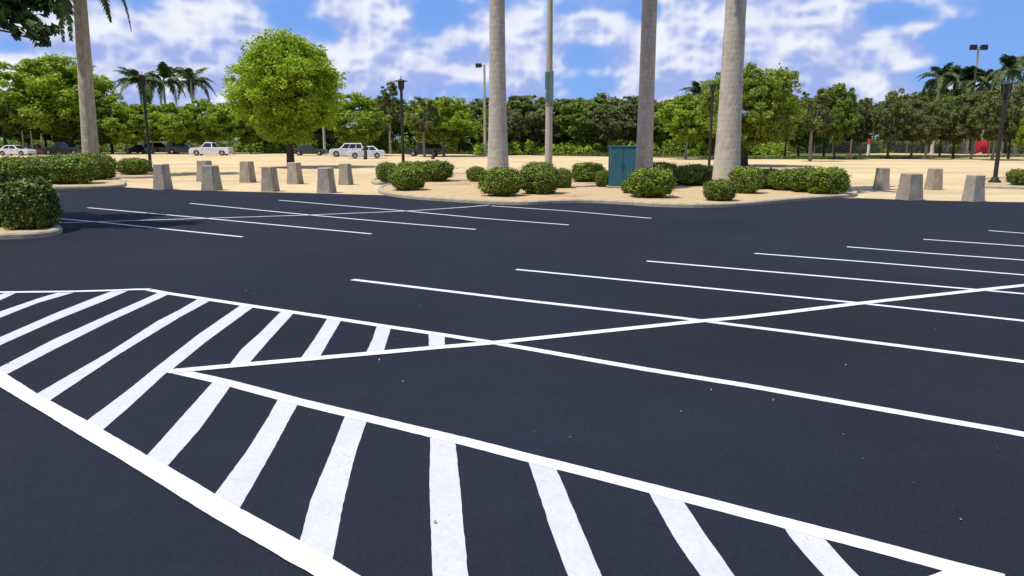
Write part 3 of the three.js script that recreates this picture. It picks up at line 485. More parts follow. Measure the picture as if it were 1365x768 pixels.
// ---------------------------------------------------------------- palms
function frond(len, droop, R, pal, width = 0.5, dens = 62, wl = 0.04) { // in its own frame: grows along +x, up is +y
  const pos = [], col = [], n = 14, pts = [];
  for (let i = 0; i <= n; i++) { const t = i / n; pts.push(V(len * (t - 0.18 * droop * t * t * t), len * (0.28 * t * (1 - droop * 0.5) - (0.35 + 0.75 * droop) * t * t * t), (R() - 0.5) * 0.05)); }
  const rib = limb(pts, 0.035, 0.006, 5, 12).toNonIndexed(); rib.deleteAttribute('uv');
  const rc = tint(R, pal); rib.setAttribute('color', new THREE.Float32BufferAttribute(Array.from({ length: rib.attributes.position.count }, () => [rc[0] * 1.6, rc[1] * 1.4, rc[2] * 1.2]).flat(), 3));
  const c = new THREE.CatmullRomCurve3(pts);
  for (let i = 0; i < dens; i++) for (const s of [-1, 1]) {
    const t = 0.14 + 0.86 * (i + R() * 0.7) / dens, p = c.getPoint(Math.min(1, t)), tan = c.getTangent(Math.min(1, t)), L = width * len * 0.52 * Math.sin(Math.PI * Math.min(0.97, 0.22 + 0.74 * t)) * (0.75 + 0.4 * R()), w = wl * (0.8 + 0.4 * R());
    const dir = V(tan.x * 0.6, tan.y * 0.6 + (R() - 0.45) * 0.5, s).normalize(), mid = p.clone().addScaledVector(dir, L * 0.55), end = p.clone().addScaledVector(dir, L).add(V(0, -L * (0.28 + 0.4 * R()), 0)), q = tan.clone().multiplyScalar(w);
    const k = tint(R, pal), tri = [p.clone().sub(q), p.clone().add(q), mid.clone().add(q), p.clone().sub(q), mid.clone().add(q), mid.clone().sub(q), mid.clone().sub(q), mid.clone().add(q), end];
    for (const v of tri) { pos.push(v.x, v.y, v.z); col.push(...k); }
  }
  const g = new THREE.BufferGeometry(); g.setAttribute('position', new THREE.Float32BufferAttribute(pos, 3)); g.setAttribute('color', new THREE.Float32BufferAttribute(col, 3)); g.computeVertexNormals();
  return mergeGeometries([rib, g]);
}
const RF = rng(700);
const royalFronds = [0.1, 0.35, 0.6, 0.85, 1.1].map((d) => frond(3.5, d, RF, PAL.palm, 0.42, 96, 0.06));
const cocoFronds = [0.1, 0.4, 0.7, 1].map((d) => frond(3.3, d, RF, [...PAL.palm, PAL.mid[2]], 0.52, 40, 0.075));
function palmTree(name, label, { x, Z, H, rBase, rMid, rTop, seed, material, lean = 0, flare = 0.4, tight = 0, group, fronds = 16, kind = royalFronds, turn, shaft = 1.5, fs = 1, plump = 0 }) {
  const R = rng(seed), root = thing(name, label, 'palm tree', x, Z, 0, group, -0.03), rings = 40, seg = 24, pos = [], uv = [], idx = [];
  for (let i = 0; i <= rings; i++) {
    const t = i / rings, y = t * H, r = (t < 0.5 ? rMid + (rBase - rMid) * Math.exp(-y / flare) + plump * Math.exp(-(((y - H * 0.28) / (H * 0.2)) ** 2)) : rMid + (rTop - rMid) * smooth((t - 0.5) * 2) + plump * Math.exp(-(((y - H * 0.28) / (H * 0.2)) ** 2))) * (1 + 0.015 * (R() - 0.5));
    for (let j = 0; j <= seg; j++) { const a = j / seg * Math.PI * 2; pos.push(Math.cos(a) * r * (1 + (y < 0.6 ? 0.05 * Math.sin(a * 7 + 1) * (1 - y / 0.6) : 0)) + lean * t * H, y, Math.sin(a) * r); uv.push(j / seg * 2, y / 1.7); }
  }
  for (let i = 0; i < rings; i++) for (let j = 0; j < seg; j++) { const a = i * (seg + 1) + j, b = a + seg + 1; idx.push(a, b, a + 1, b, b + 1, a + 1); }
  const g = new THREE.BufferGeometry(); g.setAttribute('position', new THREE.Float32BufferAttribute(pos, 3)); g.setAttribute('uv', new THREE.Float32BufferAttribute(uv, 2)); g.setIndex(idx); g.computeVertexNormals();
  mesh('trunk', g, material, root);
  if (shaft) mesh('crownshaft', limb([V(lean * H, H - 0.05, 0), V(lean * H, H + shaft * 0.5, 0), V(lean * H, H + shaft, 0)], rTop * 1.12, 0.11, 14, 6), shaftM, root);
  for (let i = 0; i < fronds; i++) {
    const k = fronds > 12 ? i / fronds : i / fronds, f = mesh('frond', kind[Math.min(kind.length - 1, Math.floor(k * kind.length))], LEAF, root);
    f.position.set(lean * H, H + shaft - 0.1, 0); f.rotation.set(0, i * 2.39996 + (turn ?? R() * 6), 0.95 * (1 - k * 1.15) - 0.1 - tight, 'YXZ'); f.scale.setScalar(fs * (0.9 + 0.2 * R()));
  }
  return root;
}
{
  const put = (px, Z) => atZ(px, Z)[0];
  palmTree('royal_palm', 'tall palm with narrow brownish trunk in the corner bed', { x: put(123, 45), Z: 45, H: 10.7, rBase: 0.53, rMid: 0.4, rTop: 0.35, seed: 1, material: palmBrownM, lean: 0.04, turn: 0.35, shaft: 1.5, flare: 2, fs: 1.02 });
  palmTree('royal_palm', 'thickest straight grey palm trunk behind the dark broad shrubs', { x: put(664, 31), Z: 31, H: 19, rBase: 0.53, rMid: 0.295, rTop: 0.26, seed: 2, material: palmTrunkM, turn: 1.2, flare: 2.6, lean: -0.002 });
  palmTree('royal_palm', 'slim grey palm trunk right beside the teal cabinet', { x: put(857.5, 33.5), Z: 33.5, H: 15, rBase: 0.45, rMid: 0.325, rTop: 0.28, seed: 3, material: palmTrunkM, turn: 2.2, flare: 2 });
  palmTree('royal_palm', 'swollen grey palm trunk between the ball shrub and the broad shrub', { x: put(967, 30.5), Z: 30.5, H: 13, rBase: 0.61, rMid: 0.4, rTop: 0.34, seed: 4, material: palmTrunkM, turn: 3.4, flare: 2.5 });
  for (const [i, [px, Z, top]] of [[195, 122, 97], [226, 126, 93], [262, 124, 94]].entries()) palmTree('coconut_palm', ['coconut palm above the low trees, directly behind the lamp post', 'coconut palm above the low trees, middle of three', 'coconut palm above the low trees, nearest the white pickup'][i], { x: put(px, Z), Z, H: heightAt(top + 16, Z), rBase: 0.28, rMid: 0.19, rTop: 0.15, seed: 20 + i, material: palmTrunkM, kind: cocoFronds, fronds: 15, shaft: 0.2, group: 'three palms above the low trees', fs: 1.25 });
  palmTree('coconut_palm', 'dark palm crown rising beside the tall broad tree', { x: put(929, 112), Z: 112, H: heightAt(128, 112), rBase: 0.28, rMid: 0.19, rTop: 0.15, seed: 30, material: palmTrunkM, kind: cocoFronds, fronds: 15, shaft: 0.2 });
  for (const [i, [px, Z, top]] of [[1242, 118, 96], [1262, 122, 102], [1282, 120, 100], [1306, 118, 103], [1332, 112, 86], [1352, 116, 84]].entries()) palmTree('royal_palm', 'dark palm crown rising above the trees behind the fence', { x: put(px, Z), Z, H: heightAt(top + 13, Z), rBase: 0.35, rMid: 0.24, rTop: 0.19, seed: 40 + i, material: palmTrunkM, kind: cocoFronds, fronds: 15, shaft: 0.6, group: 'palms behind the fence', fs: 1.1 });
}

// ---------------------------------------------------------------- tree whose branch hangs into view over the kerbed bed
{
  const R = rng(808), Z0 = 17.6, root = thing('broadleaf_tree', 'broad leaved dark tree hanging over the kerbed bed with glossy shrubs', 'tree', -16.4, Z0, 0, undefined, 0.08), O = V(-16.4, 0.08, -Z0), list = [], wood = [];
  const cl = []; for (const [px, py, r] of [[2, 4, 0.42], [28, 8, 0.36], [52, 0, 0.42], [40, 28, 0.26], [52, 44, 0.26], [66, 40, 0.17], [24, 44, 0.16], [4, 24, 0.3], [14, -20, 0.6], [48, -34, 0.6], [56, 56, 0.16], [66, 10, 0.2], [-40, -10, 0.8], [-60, -60, 1.0]]) { const Z = Z0 + (R() - 0.5) * 0.9, y = heightAt(py, Z), [x] = atZ(px, Z, y); cl.push([x - O.x, y - O.y, -Z - O.z, r]); }
  for (let i = 0; i < 16; i++) cl.push([(R() - 0.6) * 5.2 + 0.4, 6.2 + R() * 3.4, (R() - 0.5) * 5.2, 1.0 + 0.3 * R()]);
  wood.push(limb([V(0, -0.2, 0), V(0.1, 1.6, 0), V(0.2, 3.4, 0.1)], 0.26, 0.18, 10, 8));
  const fk = V(0.2, 3.3, 0.1);
  for (const [x, y, z, r] of cl) wood.push(limb([fk, V(fk.x + (x - fk.x) * 0.4, fk.y + (y - fk.y) * 0.75 + 0.4, z * 0.4), V(fk.x + (x - fk.x) * 0.75, y + 0.35, z * 0.8), V(x, y, z)], 0.07, 0.012, 5, 8));
  for (const [x, y, z, r] of cl) { const m = Math.round(150 * r * r / 0.25); for (let i = 0; i < m; i++) { const d = V(R() - 0.5, R() - 0.5, R() - 0.5).normalize(), q = Math.pow(R(), 0.45) * r; list.push([x + d.x * q, y + d.y * q * 0.85, z + d.z * q, 0.2 * (0.7 + 0.6 * R()), tint(R, [PAL.shrubDark[0], PAL.shrubDark[1], PAL.mid[2]]), V(d.x * 0.3, 0.4, d.z * 0.3)]); } }
  mesh('trunk', join(wood), barkDarkM, root); mesh('crown', leaves(list, R), GLOSSY, root);
}

// ---------------------------------------------------------------- concrete bollards
function bollardGeometry(seed) {
  const R = rng(seed), wb = 0.33, wt = 0.262, h = 1, ch = 0.03, pos = [], uv = [], idx = [];
  const ring = (y, w, c) => [[-w + c, -w], [w - c, -w], [w, -w + c], [w, w - c], [w - c, w], [-w + c, w], [-w, w - c], [-w, -w + c]].map(([x, z]) => V(x + (R() - 0.5) * 0.012, y, z + (R() - 0.5) * 0.012));
  const rows = [ring(-0.1, wb + 0.008, ch), ring(0.25, wb - 0.021, ch), ring(0.6, wb - 0.051, ch), ring(h - 0.03, wt, ch), ring(h, wt - 0.03, ch)];
  const tri = (a, b, c) => { for (const p of [a, b, c]) { pos.push(p.x, p.y, p.z); uv.push((p.x + p.z) * 0.9, p.y * 0.9 + p.x * 0.2); } };
  for (let i = 0; i + 1 < rows.length; i++) for (let j = 0; j < 8; j++) { const a = rows[i][j], b = rows[i][(j + 1) % 8], c = rows[i + 1][j], d = rows[i + 1][(j + 1) % 8]; tri(a, c, b); tri(b, c, d); }
  const t = rows[rows.length - 1]; for (let j = 1; j < 7; j++) tri(t[0], t[j + 1], t[j]);
  const g = new THREE.BufferGeometry(); g.setAttribute('position', new THREE.Float32BufferAttribute(pos, 3)); g.setAttribute('uv', new THREE.Float32BufferAttribute(uv, 2)); g.computeVertexNormals(); return g;
}
const bollardG = [1, 2, 3].map(bollardGeometry);
let bn = 0;
function bollard(px, baseY, topY, w, label, group, turn) {
  const [x, Z] = G(px, baseY), Zc = Z + 0.3, h = heightAt(topY, Zc), [xc] = atZ(px, Zc), s = w / pxm(Z) / 0.7;
  const m = mesh(numbered('concrete_bollard'), bollardG[bn % 3], bollardMs[bn++ % 3], scene); m.position.set(xc, 0, -Zc); m.scale.set(s, h, s); m.rotation.y = turn; m.userData = { label, category: 'bollard', group };
}
for (const [i, a] of [[217.5, 253, 218.5, 20], [282.5, 254, 220.5, 22], [360.5, 255.5, 222, 20], [435.5, 257.5, 223.5, 22]].entries()) bollard(...a, `concrete bollard on the asphalt edge, ${ORD[i]} from the corner bed`, 'front row of bollards between the corner bed and the long bed', -0.2);
for (const [i, a] of [[274, 242, 214, 19], [330.5, 243.5, 215, 18], [393.5, 245.5, 216.5, 18.5], [461, 246.5, 218, 17]].entries()) bollard(...a, `concrete bollard standing in the sand, ${ORD[i]} from the corner bed`, 'rear row of bollards between the corner bed and the long bed', -0.2);
for (const [i, a] of [[1212, 267, 231, 27], [1297, 269, 233, 22]].entries()) bollard(...a, `concrete bollard on the asphalt edge, ${ORD[i]} from the short hedge`, 'front pair of bollards beside the short hedge', 0.2);
for (const [i, a] of [[1174.5, 253.5, 224, 17], [1244, 253.5, 224.5, 18]].entries()) bollard(...a, `concrete bollard standing in the sand, ${ORD[i]} from the short hedge`, 'rear pair of bollards beside the short hedge', 0.15);

// ---------------------------------------------------------------- utility cabinet
{
  const cabTex = tex(256, (u, v) => colOf([0.03, 0.118, 0.14], 0.85 + 0.3 * fbm(u * 6, v * 10, 91, 4, 0) + 0.1 * (grainAt(u, v, 256) - 0.5)));
  const cabM = std({ map: cabTex, roughness: 0.55, metalness: 0, specularIntensity: 0.5 }), cabDark = std({ color: lin(0.02, 0.05, 0.055), roughness: 0.6 });
  const [x, Z] = G(829.5, 251, 0.1), W = 34.5 / pxm(Z), Hh = heightAt(193, Z + 0.3) - 0.1, D = 0.6;
  const t = thing('utility_cabinet', 'tall teal green metal utility cabinet beside the slim palm', 'cabinet', x, Z + D / 2, 0.02, undefined, 0.1);
  mesh('plinth', box(W + 0.1, 0.12, D + 0.1, 0, 0.04, 0, 0.015), kerbM, t);
  mesh('body', box(W - 0.02, Hh - 0.2, D, 0, 0.1 + (Hh - 0.2) / 2, 0, 0.012), cabM, t);
  mesh('lid', box(W + 0.06, 0.07, D + 0.08, 0, Hh - 0.07, 0, 0.015), cabM, t);
  for (const s of [-1, 1]) {
    const d = mesh('door', box(W / 2 - 0.03, Hh - 0.3, 0.025, s * (W / 4 - 0.006), 0.14 + (Hh - 0.3) / 2, D / 2 + 0.012, 0.006), cabM, t);
    mesh('handle', box(0.025, 0.14, 0.03, s * 0.05, Hh * 0.52, D / 2 + 0.04, 0.008), cabDark, d);
  }
}

// ---------------------------------------------------------------- lamps and poles
const bronzeM = std({ color: lin(0.02, 0.018, 0.016), roughness: 0.5, metalness: 0.2 }), poleM = std({ map: concreteTex([0.42, 0.39, 0.29], 97), roughness: 0.9 }), lensM = std({ color: lin(0.5, 0.5, 0.46), roughness: 0.3 }), smokeM = std({ color: lin(0.05, 0.048, 0.044), roughness: 0.25 }), greyM = std({ color: lin(0.2, 0.2, 0.19), roughness: 0.6, metalness: 0.3 });
function lampPost(label, px, Z, topPy, y = 0, wide = 0.42) {
  const x = atZ(px, Z)[0], H = heightAt(topPy, Z) - y, t = thing('lamp_post', label, 'lamp post', x, Z, 0, undefined, y);
  mesh('base', join([cyl(0.28, 0.26, 0.1, 0, 0, 0, 20), cyl(0.2, 0.13, 0.16, 0, 0.1, 0, 20)]), bronzeM, t);
  mesh('pole', cyl(0.1, 0.085, H - 1.0, 0, 0.2, 0, 16), bronzeM, t);
  mesh('collar', cyl(0.13, 0.13, 0.12, 0, H - 0.84, 0, 16), bronzeM, t);
  const l = mesh('lantern', cyl(0.15, 0.19, 0.44, 0, H - 0.72, 0, 16), smokeM, t);
  for (let k = 0; k < 4; k++) { const a = k * Math.PI / 2 + 0.4; mesh('strut', limb([V(Math.cos(a) * 0.17, H - 0.74, Math.sin(a) * 0.17), V(Math.cos(a) * 0.19, H - 0.5, Math.sin(a) * 0.19), V(Math.cos(a) * 0.21, H - 0.28, Math.sin(a) * 0.21)], 0.03, 0.03, 5, 3), bronzeM, l); }
  const cap = new THREE.LatheGeometry([[0, 0], [wide, 0], [wide + 0.02, 0.03], [wide * 0.9, 0.05], [0.16, 0.1], [0.08, 0.14], [0, 0.15]].map(([a, b]) => new THREE.Vector2(a, b)), 24); cap.translate(0, H - 0.3, 0);
  mesh('cap', cap, bronzeM, t); mesh('finial', cyl(0.03, 0.015, 0.22, 0, H - 0.16, 0, 8), bronzeM, t);
}
lampPost('dark lamp post beside the single round shrub in the small strip', 201.5, G(201, 231)[1], 96, 0.1);
lampPost('dark lamp post rising behind the shrubs at the narrow strip tip', 538, 47, 102, 0);
lampPost('dark lamp post against the olive tree by the swollen palm', 945, 56, 108, 0);
lampPost('dark lamp post in the kerbed bed beside the bollards', 1325.5, G(1325.5, 246)[1], 104, 0.1);
function shoebox(parent, H, sides, w = 0.95, hh = 0.3) { for (const s of sides) { const a = mesh('arm', box(0.35, 0.09, 0.09, s * 0.22, H - 0.12, 0), bronzeM, parent); const h = mesh('lamp_head', box(w, hh, 0.5, s * (0.35 + w / 2), H - 0.12, 0, 0.04), bronzeM, parent); mesh('lens', box(w - 0.12, 0.02, 0.4, s * (0.35 + w / 2), H - 0.12 - hh / 2 - 0.01, 0), lensM, h); } }
function tallPole(label, px, Z, topPy, r0, r1, sides, { y = 0, head = 0.95, tall = 0.3, m = poleM } = {}) {
  const x = atZ(px, Z)[0], H = heightAt(topPy, Z) - y, t = thing('light_pole', label, 'light pole', x, Z, 0, undefined, y);
  mesh('pole', cyl(r0, r1, H, 0, -0.05, 0, 14), m, t); mesh('base', cyl(r0 * 1.7, r0 * 1.6, 0.5, 0, 0, 0, 14), m, t);
  if (sides.length) shoebox(t, H, sides, head, tall); return [t, H];
}
tallPole('tall slim pole with a single shoebox lamp beside the thickest palm', 646.5, 100, 86, 0.2, 0.13, [-1], { head: 0.8, tall: 0.5 });
tallPole('tall pole with twin shoebox lamps above the trees behind the fence', 1288, 118, 62, 0.22, 0.14, [-1, 1], { head: 0.95, tall: 0.75 });
tallPole('short pale pole beside the round lime tree and black sedan', 433, 113, 150, 0.2, 0.14, [1], { head: 0.35 });
{
  const [t, H] = tallPole('tall concrete light pole with two grey green boxes behind the shrubs', 731, 42, -60, 0.22, 0.14, [-1, 1]);
  const bM = std({ color: lin(0.11, 0.17, 0.16), roughness: 0.6 }), Z = 42, hy = (p) => heightAt(p, Z);
  mesh('equipment_box', box(0.2, hy(96) - hy(119), 0.26, -0.14, (hy(96) + hy(119)) / 2, 0.1, 0.02), bM, t);
  mesh('equipment_box', box(0.16, hy(123) - hy(135), 0.22, -0.13, (hy(123) + hy(135)) / 2, 0.1, 0.02), bM, t);
  mesh('equipment_box', box(0.24, hy(95) - hy(137), 0.2, 0.1, (hy(95) + hy(137)) / 2, 0.18, 0.02), bM, t);
  mesh('band', cyl(0.215, 0.215, 0.1, 0, hy(141), 0, 14), greyM, t);
}

// ---------------------------------------------------------------- vehicles
const paint = (r, g, b, rough = 0.35) => std({ color: lin(r, g, b), roughness: rough, clearcoat: 0.8, clearcoatRoughness: 0.1 });
const glassM = std({ color: lin(0.012, 0.015, 0.018), roughness: 0.05, specularIntensity: 1 }), tyreM = std({ color: lin(0.012, 0.012, 0.012), roughness: 0.9 }), rimM = std({ color: lin(0.42, 0.42, 0.44), roughness: 0.3, metalness: 0.8 }), trimM = std({ color: lin(0.015, 0.015, 0.016), roughness: 0.7 }), headM = std({ color: lin(0.75, 0.76, 0.78), roughness: 0.15 }), tailM = std({ color: lin(0.3, 0.01, 0.01), roughness: 0.25 });
const tyreG = new THREE.LatheGeometry([[0.2, -0.1], [0.3, -0.11], [0.335, -0.08], [0.345, 0], [0.335, 0.08], [0.3, 0.11], [0.2, 0.1]].map(([a, b]) => new THREE.Vector2(a, b)), 22).rotateX(Math.PI / 2);
const rimG = (() => { const l = [new THREE.CylinderGeometry(0.21, 0.21, 0.05, 18).rotateX(Math.PI / 2)]; for (let k = 0; k < 5; k++) { const g = new THREE.BoxGeometry(0.06, 0.4, 0.03); g.rotateZ(k * Math.PI / 5); g.translate(0, 0, 0.03); l.push(g); } return join(l); })();
function car(label, kind, body, px, baseY, turn, { len, group, name = 'parked_car', category = 'car' } = {}) {
  const [x, Zf] = G(px, baseY), Z = Zf + 0.9;
  const S = { sedan: { L: 4.7, W: 1.8, belt: 0.92, roof: 1.43, hood: 0.86, boot: 0.95, cab: [-1.75, 1.0, -1.05, 0.25], wb: [-1.38, 1.4] }, suv: { L: 4.7, W: 1.86, belt: 1.05, roof: 1.74, hood: 1.02, boot: 1.05, cab: [-2.28, 0.95, -2.05, 0.3], wb: [-1.38, 1.4] }, pickup: { L: 5.5, W: 1.95, belt: 1.12, roof: 1.82, hood: 1.08, boot: 1.1, cab: [-0.5, 1.2, -0.35, 0.62], wb: [-1.75, 1.72] }, crew: { L: 5.6, W: 1.95, belt: 1.14, roof: 1.86, hood: 1.1, boot: 1.12, cab: [-1.0, 1.3, -0.8, 0.62], wb: [-1.75, 1.8] } }[kind];
  const t = thing(name, label, category, atZ(px, Z)[0], Z, turn, group, 0), sc = (len ?? S.L) / S.L, h2 = S.L / 2, W = S.W, r = kind === 'sedan' ? 0.32 : 0.37, bev = 0.07;
  t.scale.set(sc, 1, 1);
  const sill = 0.26, s = new THREE.Shape(), pick = kind === 'pickup' || kind === 'crew', ar = r + 0.07, dx = Math.sqrt(ar * ar - (sill - r) ** 2);
  const [wr, wf] = S.wb;
  s.moveTo(-h2 + 0.12, sill); s.lineTo(wr - dx, sill);
  { const a0 = Math.PI - Math.asin((r - sill) / ar) * -1; s.absarc(wr, r, ar, a0, -Math.asin((r - sill) / ar), true); }
  s.lineTo(wf - dx, sill); { const a0 = Math.PI + Math.asin((r - sill) / ar); s.absarc(wf, r, ar, a0, -Math.asin((r - sill) / ar), true); }
  s.lineTo(h2 - 0.1, sill + 0.02); s.quadraticCurveTo(h2, 0.4, h2 - 0.02, 0.62); s.quadraticCurveTo(h2 - 0.05, S.hood - 0.1, h2 - 0.35, S.hood - 0.05);
  s.lineTo(S.cab[1] + 0.05, S.belt - 0.02); s.lineTo(S.cab[0], S.belt);
  if (pick) { s.lineTo(S.cab[0] - 0.02, S.boot - 0.35); s.lineTo(-h2 + 0.08, S.boot - 0.35); s.lineTo(-h2 + 0.05, 0.5); } else { s.lineTo(-h2 + 0.3, S.boot); s.quadraticCurveTo(-h2 + 0.02, S.boot - 0.05, -h2, 0.65); s.quadraticCurveTo(-h2, 0.4, -h2 + 0.12, sill); }
  const bg = new THREE.ExtrudeGeometry(s, { depth: W - 2 * bev, bevelEnabled: true, bevelThickness: bev, bevelSize: 0.035, bevelSegments: 3, curveSegments: 8 }); bg.translate(0, 0, -W / 2 + bev);
  const bodyM = mesh('body', bg, body, t);
  mesh('underbody', box(S.L - 0.6, 0.3, W - 0.5, 0, 0.36, 0), trimM, t);
  if (pick) { const bl = S.cab[0] + h2 - 0.05, bx = (-h2 + S.cab[0]) / 2 - 0.01; for (const z of [-1, 1]) mesh('bed_side', box(bl, 0.36, 0.09, bx, S.boot - 0.17, z * (W / 2 - 0.06), 0.03), body, t); mesh('tailgate', box(0.08, 0.4, W - 0.16, -h2 + 0.06, S.boot - 0.19, 0, 0.02), body, t); }
  // cabin: a tapering block with glass let into its faces
  const [b0, b1, t0, t1] = S.cab, wb = W / 2 - 0.09, wt = W / 2 - 0.27, y0 = S.belt - 0.03, y1 = S.roof;
  const P = { a: V(b0, y0, wb), b: V(b1, y0, wb), c: V(t1, y1 - 0.04, wt), d: V(t0, y1 - 0.04, wt) }, m = (v) => V(v.x, v.y, -v.z), Q = { a: m(P.a), b: m(P.b), c: m(P.c), d: m(P.d) };
  const up = (v, k) => V(v.x * 0.9 + (t0 + t1) * 0.05, y1, v.z * k), R1 = [up(P.c, 0.86), up(P.d, 0.86), up(Q.d, 0.86), up(Q.c, 0.86)];
  const quad = (A, B, C, D, out) => { for (const v of [A, B, C, A, C, D]) out.push(v.x, v.y, v.z); }, cp = [];
  quad(P.a, P.b, P.c, P.d, cp); quad(Q.b, Q.a, Q.d, Q.c, cp); quad(P.b, Q.b, Q.c, P.c, cp); quad(Q.a, P.a, P.d, Q.d, cp); quad(P.d, P.c, R1[0], R1[1], cp); quad(Q.c, Q.d, R1[2], R1[3], cp); quad(P.c, Q.c, R1[3], R1[0], cp); quad(Q.d, P.d, R1[1], R1[2], cp); quad(R1[1], R1[0], R1[3], R1[2], cp);
  const flat = (arr) => { const g = new THREE.BufferGeometry(); g.setAttribute('position', new THREE.Float32BufferAttribute(arr, 3)); g.computeVertexNormals(); return g; };
  const cab = mesh('cabin', flat(cp), body, t);
  const pane = (A, B, C, D, u0, u1, v0, v1) => { const L = (p, q, k) => p.clone().lerp(q, k), at = (u, v) => L(L(A, B, u), L(D, C, u), v), n = B.clone().sub(A).cross(D.clone().sub(A)).normalize().multiplyScalar(0.012), o = []; quad(...[at(u0, v0), at(u1, v0), at(u1, v1), at(u0, v1)].map((p) => p.add(n)), o); mesh('window', flat(o), glassM, cab); };
  pane(P.b, Q.b, Q.c, P.c, 0.05, 0.95, 0.08, 0.95); pane(Q.a, P.a, P.d, Q.d, 0.07, 0.93, 0.15, 0.9);
  const cuts = kind === 'pickup' ? [[0.1, 0.88]] : kind === 'suv' ? [[0.05, 0.3], [0.33, 0.62], [0.65, 0.93]] : [[0.12, 0.47], [0.51, 0.9]];
  for (const [u, v] of cuts) { pane(P.a, P.b, P.c, P.d, u, v, 0.1, 0.9); pane(Q.b, Q.a, Q.d, Q.c, 1 - v, 1 - u, 0.1, 0.9); }
  for (const z of [-1, 1]) {
    for (const wx of S.wb) { const w = new THREE.Group(); w.name = 'wheel'; w.position.set(wx, r, z * (W / 2 - 0.1)); w.scale.set(r / 0.345 / sc, r / 0.345, z); t.add(w); mesh('tyre', tyreG, tyreM, w); mesh('rim', rimG, rimM, w).position.z = 0.06; }
    mesh('headlight', box(0.1, 0.13, 0.36, h2 - 0.06, 0.68, z * (W / 2 - 0.28), 0.03), headM, t);
    mesh('tail_light', box(0.06, pick ? 0.3 : 0.16, pick ? 0.12 : 0.34, -h2 + 0.02, pick ? S.boot - 0.2 : 0.78, z * (W / 2 - (pick ? 0.06 : 0.22)), 0.02), tailM, t);
    mesh('mirror', box(0.12, 0.14, 0.18, b1 - 0.22, y0 + 0.12, z * (W / 2 + 0.06), 0.03), body, t);
    for (const hx of kind === 'pickup' ? [0.05] : [-0.85, 0.1]) mesh('door_handle', box(0.16, 0.03, 0.03, hx, S.belt - 0.14, z * (W / 2 + 0.01)), trimM, bodyM);
    for (const hx of kind === 'pickup' ? [-0.2, 1.0] : [-1.0, -0.05, 0.85]) mesh('door_gap', box(0.012, S.belt - 0.4, 0.006, hx, 0.36 + (S.belt - 0.4) / 2, z * (W / 2 + 0.001)), trimM, bodyM);
  }
  mesh('bumper', box(0.12, 0.16, W - 0.1, h2 - 0.02, 0.4, 0, 0.04), pick ? rimM : body, t); mesh('bumper', box(0.12, 0.16, W - 0.1, -h2 + 0.02, 0.4, 0, 0.04), pick ? rimM : body, t);
  mesh('grille', box(0.05, 0.14, W * 0.45, h2 - 0.01, 0.6, 0, 0.01), trimM, t);
  return t;
}
const white = paint(0.62, 0.62, 0.62), silver = paint(0.6, 0.62, 0.64), black = paint(0.012, 0.012, 0.014), navy = paint(0.016, 0.018, 0.034), red = paint(0.2, 0.014, 0.018), plum = paint(0.03, 0.014, 0.03);
car('white sedan parked beside the red car near the corner bed', 'sedan', white, 22, 207.6, -0.08);
car('dark red car partly hidden behind the white sedan', 'sedan', red, 49, 206, 0.16);
car('black pickup parked between the red car and the palm', 'crew', black, 86, 206.4, 0.05, { name: 'parked_pickup', category: 'pickup' });
car('black sedan with pale front at the end of the dark car row', 'sedan', black, 187, 204.6, 2.8);
car('dark plum car in the middle of the dark car row', 'suv', plum, 215, 204.8, 0.3);
car('black estate car nosed up behind the white pickup', 'suv', black, 244, 205.4, 0.1);
car('white single cab pickup with open bed on the sand', 'pickup', white, 282, 207.6, Math.PI + 0.05, { name: 'parked_pickup', category: 'pickup' });
car('black sedan parked behind the lone round lime tree', 'sedan', black, 413, 207.4, 0.1);
car('white estate car half hidden by the silver sedan', 'suv', white, 463, 209.2, Math.PI + 0.12, { len: 4.4 });
car('pale silver sedan parked in front of the white estate car', 'sedan', silver, 488, 211.4, Math.PI + 0.2, { len: 4.3 });
car('dark navy estate car parked on the sand behind the shrubs', 'suv', navy, 566, 208.4, Math.PI - 0.06);

// ---------------------------------------------------------------- posts, fence, banner, markers
const woodM = std({ map: barkTex([0.3, 0.25, 0.13], [0.45, 0.4, 0.24], 88), roughness: 0.9 }), yellowM = std({ color: lin(0.5, 0.42, 0.06), roughness: 0.7 });
for (const [i, [px, top]] of [[33, 174], [44.5, 174], [58, 178]].entries()) {
  const Z = 113, t = thing('marker_post', i === 2 ? 'pale post with yellow sleeve behind the red car' : ['pale slender post behind the white sedan roof', 'pale slender post behind the white sedan bonnet'][i], 'post', atZ(px, Z)[0], Z, 0, 'posts behind the white sedan'); const H = heightAt(top, Z);
  mesh('post', cyl(0.14, 0.11, H, 0, -0.05, 0, 10), woodM, t); mesh('cap', cyl(0.16, 0.05, 0.12, 0, H - 0.06, 0, 10), woodM, t); if (i === 2) mesh('sleeve', cyl(0.17, 0.17, 0.9, 0, H - 1.3, 0, 12), yellowM, t);
}
{ // small dark stakes by the silver sedan and the navy estate car
  for (const [px, by, top, l] of [[487, 212.5, 193, 'dark bare stump trunk in front of the silver sedan'], [577, 212, 199, 'dark short stump behind the wide clipped shrub by the navy car']]) {
    const [x, Z] = G(px, by), H = heightAt(top, Z), t = thing('tree_stump', l, 'stump', x, Z, 0.4);
    mesh('trunk', limb([V(0, -0.05, 0), V(0.04, H * 0.5, 0), V(-0.03, H, 0.02)], 0.22, 0.15, 9, 6), barkDarkM, t); mesh('branch', limb([V(0, H * 0.7, 0), V(0.2, H * 0.95, 0.05), V(0.3, H * 1.2, 0.08)], 0.07, 0.03, 6, 4), barkDarkM, t);
  }
}
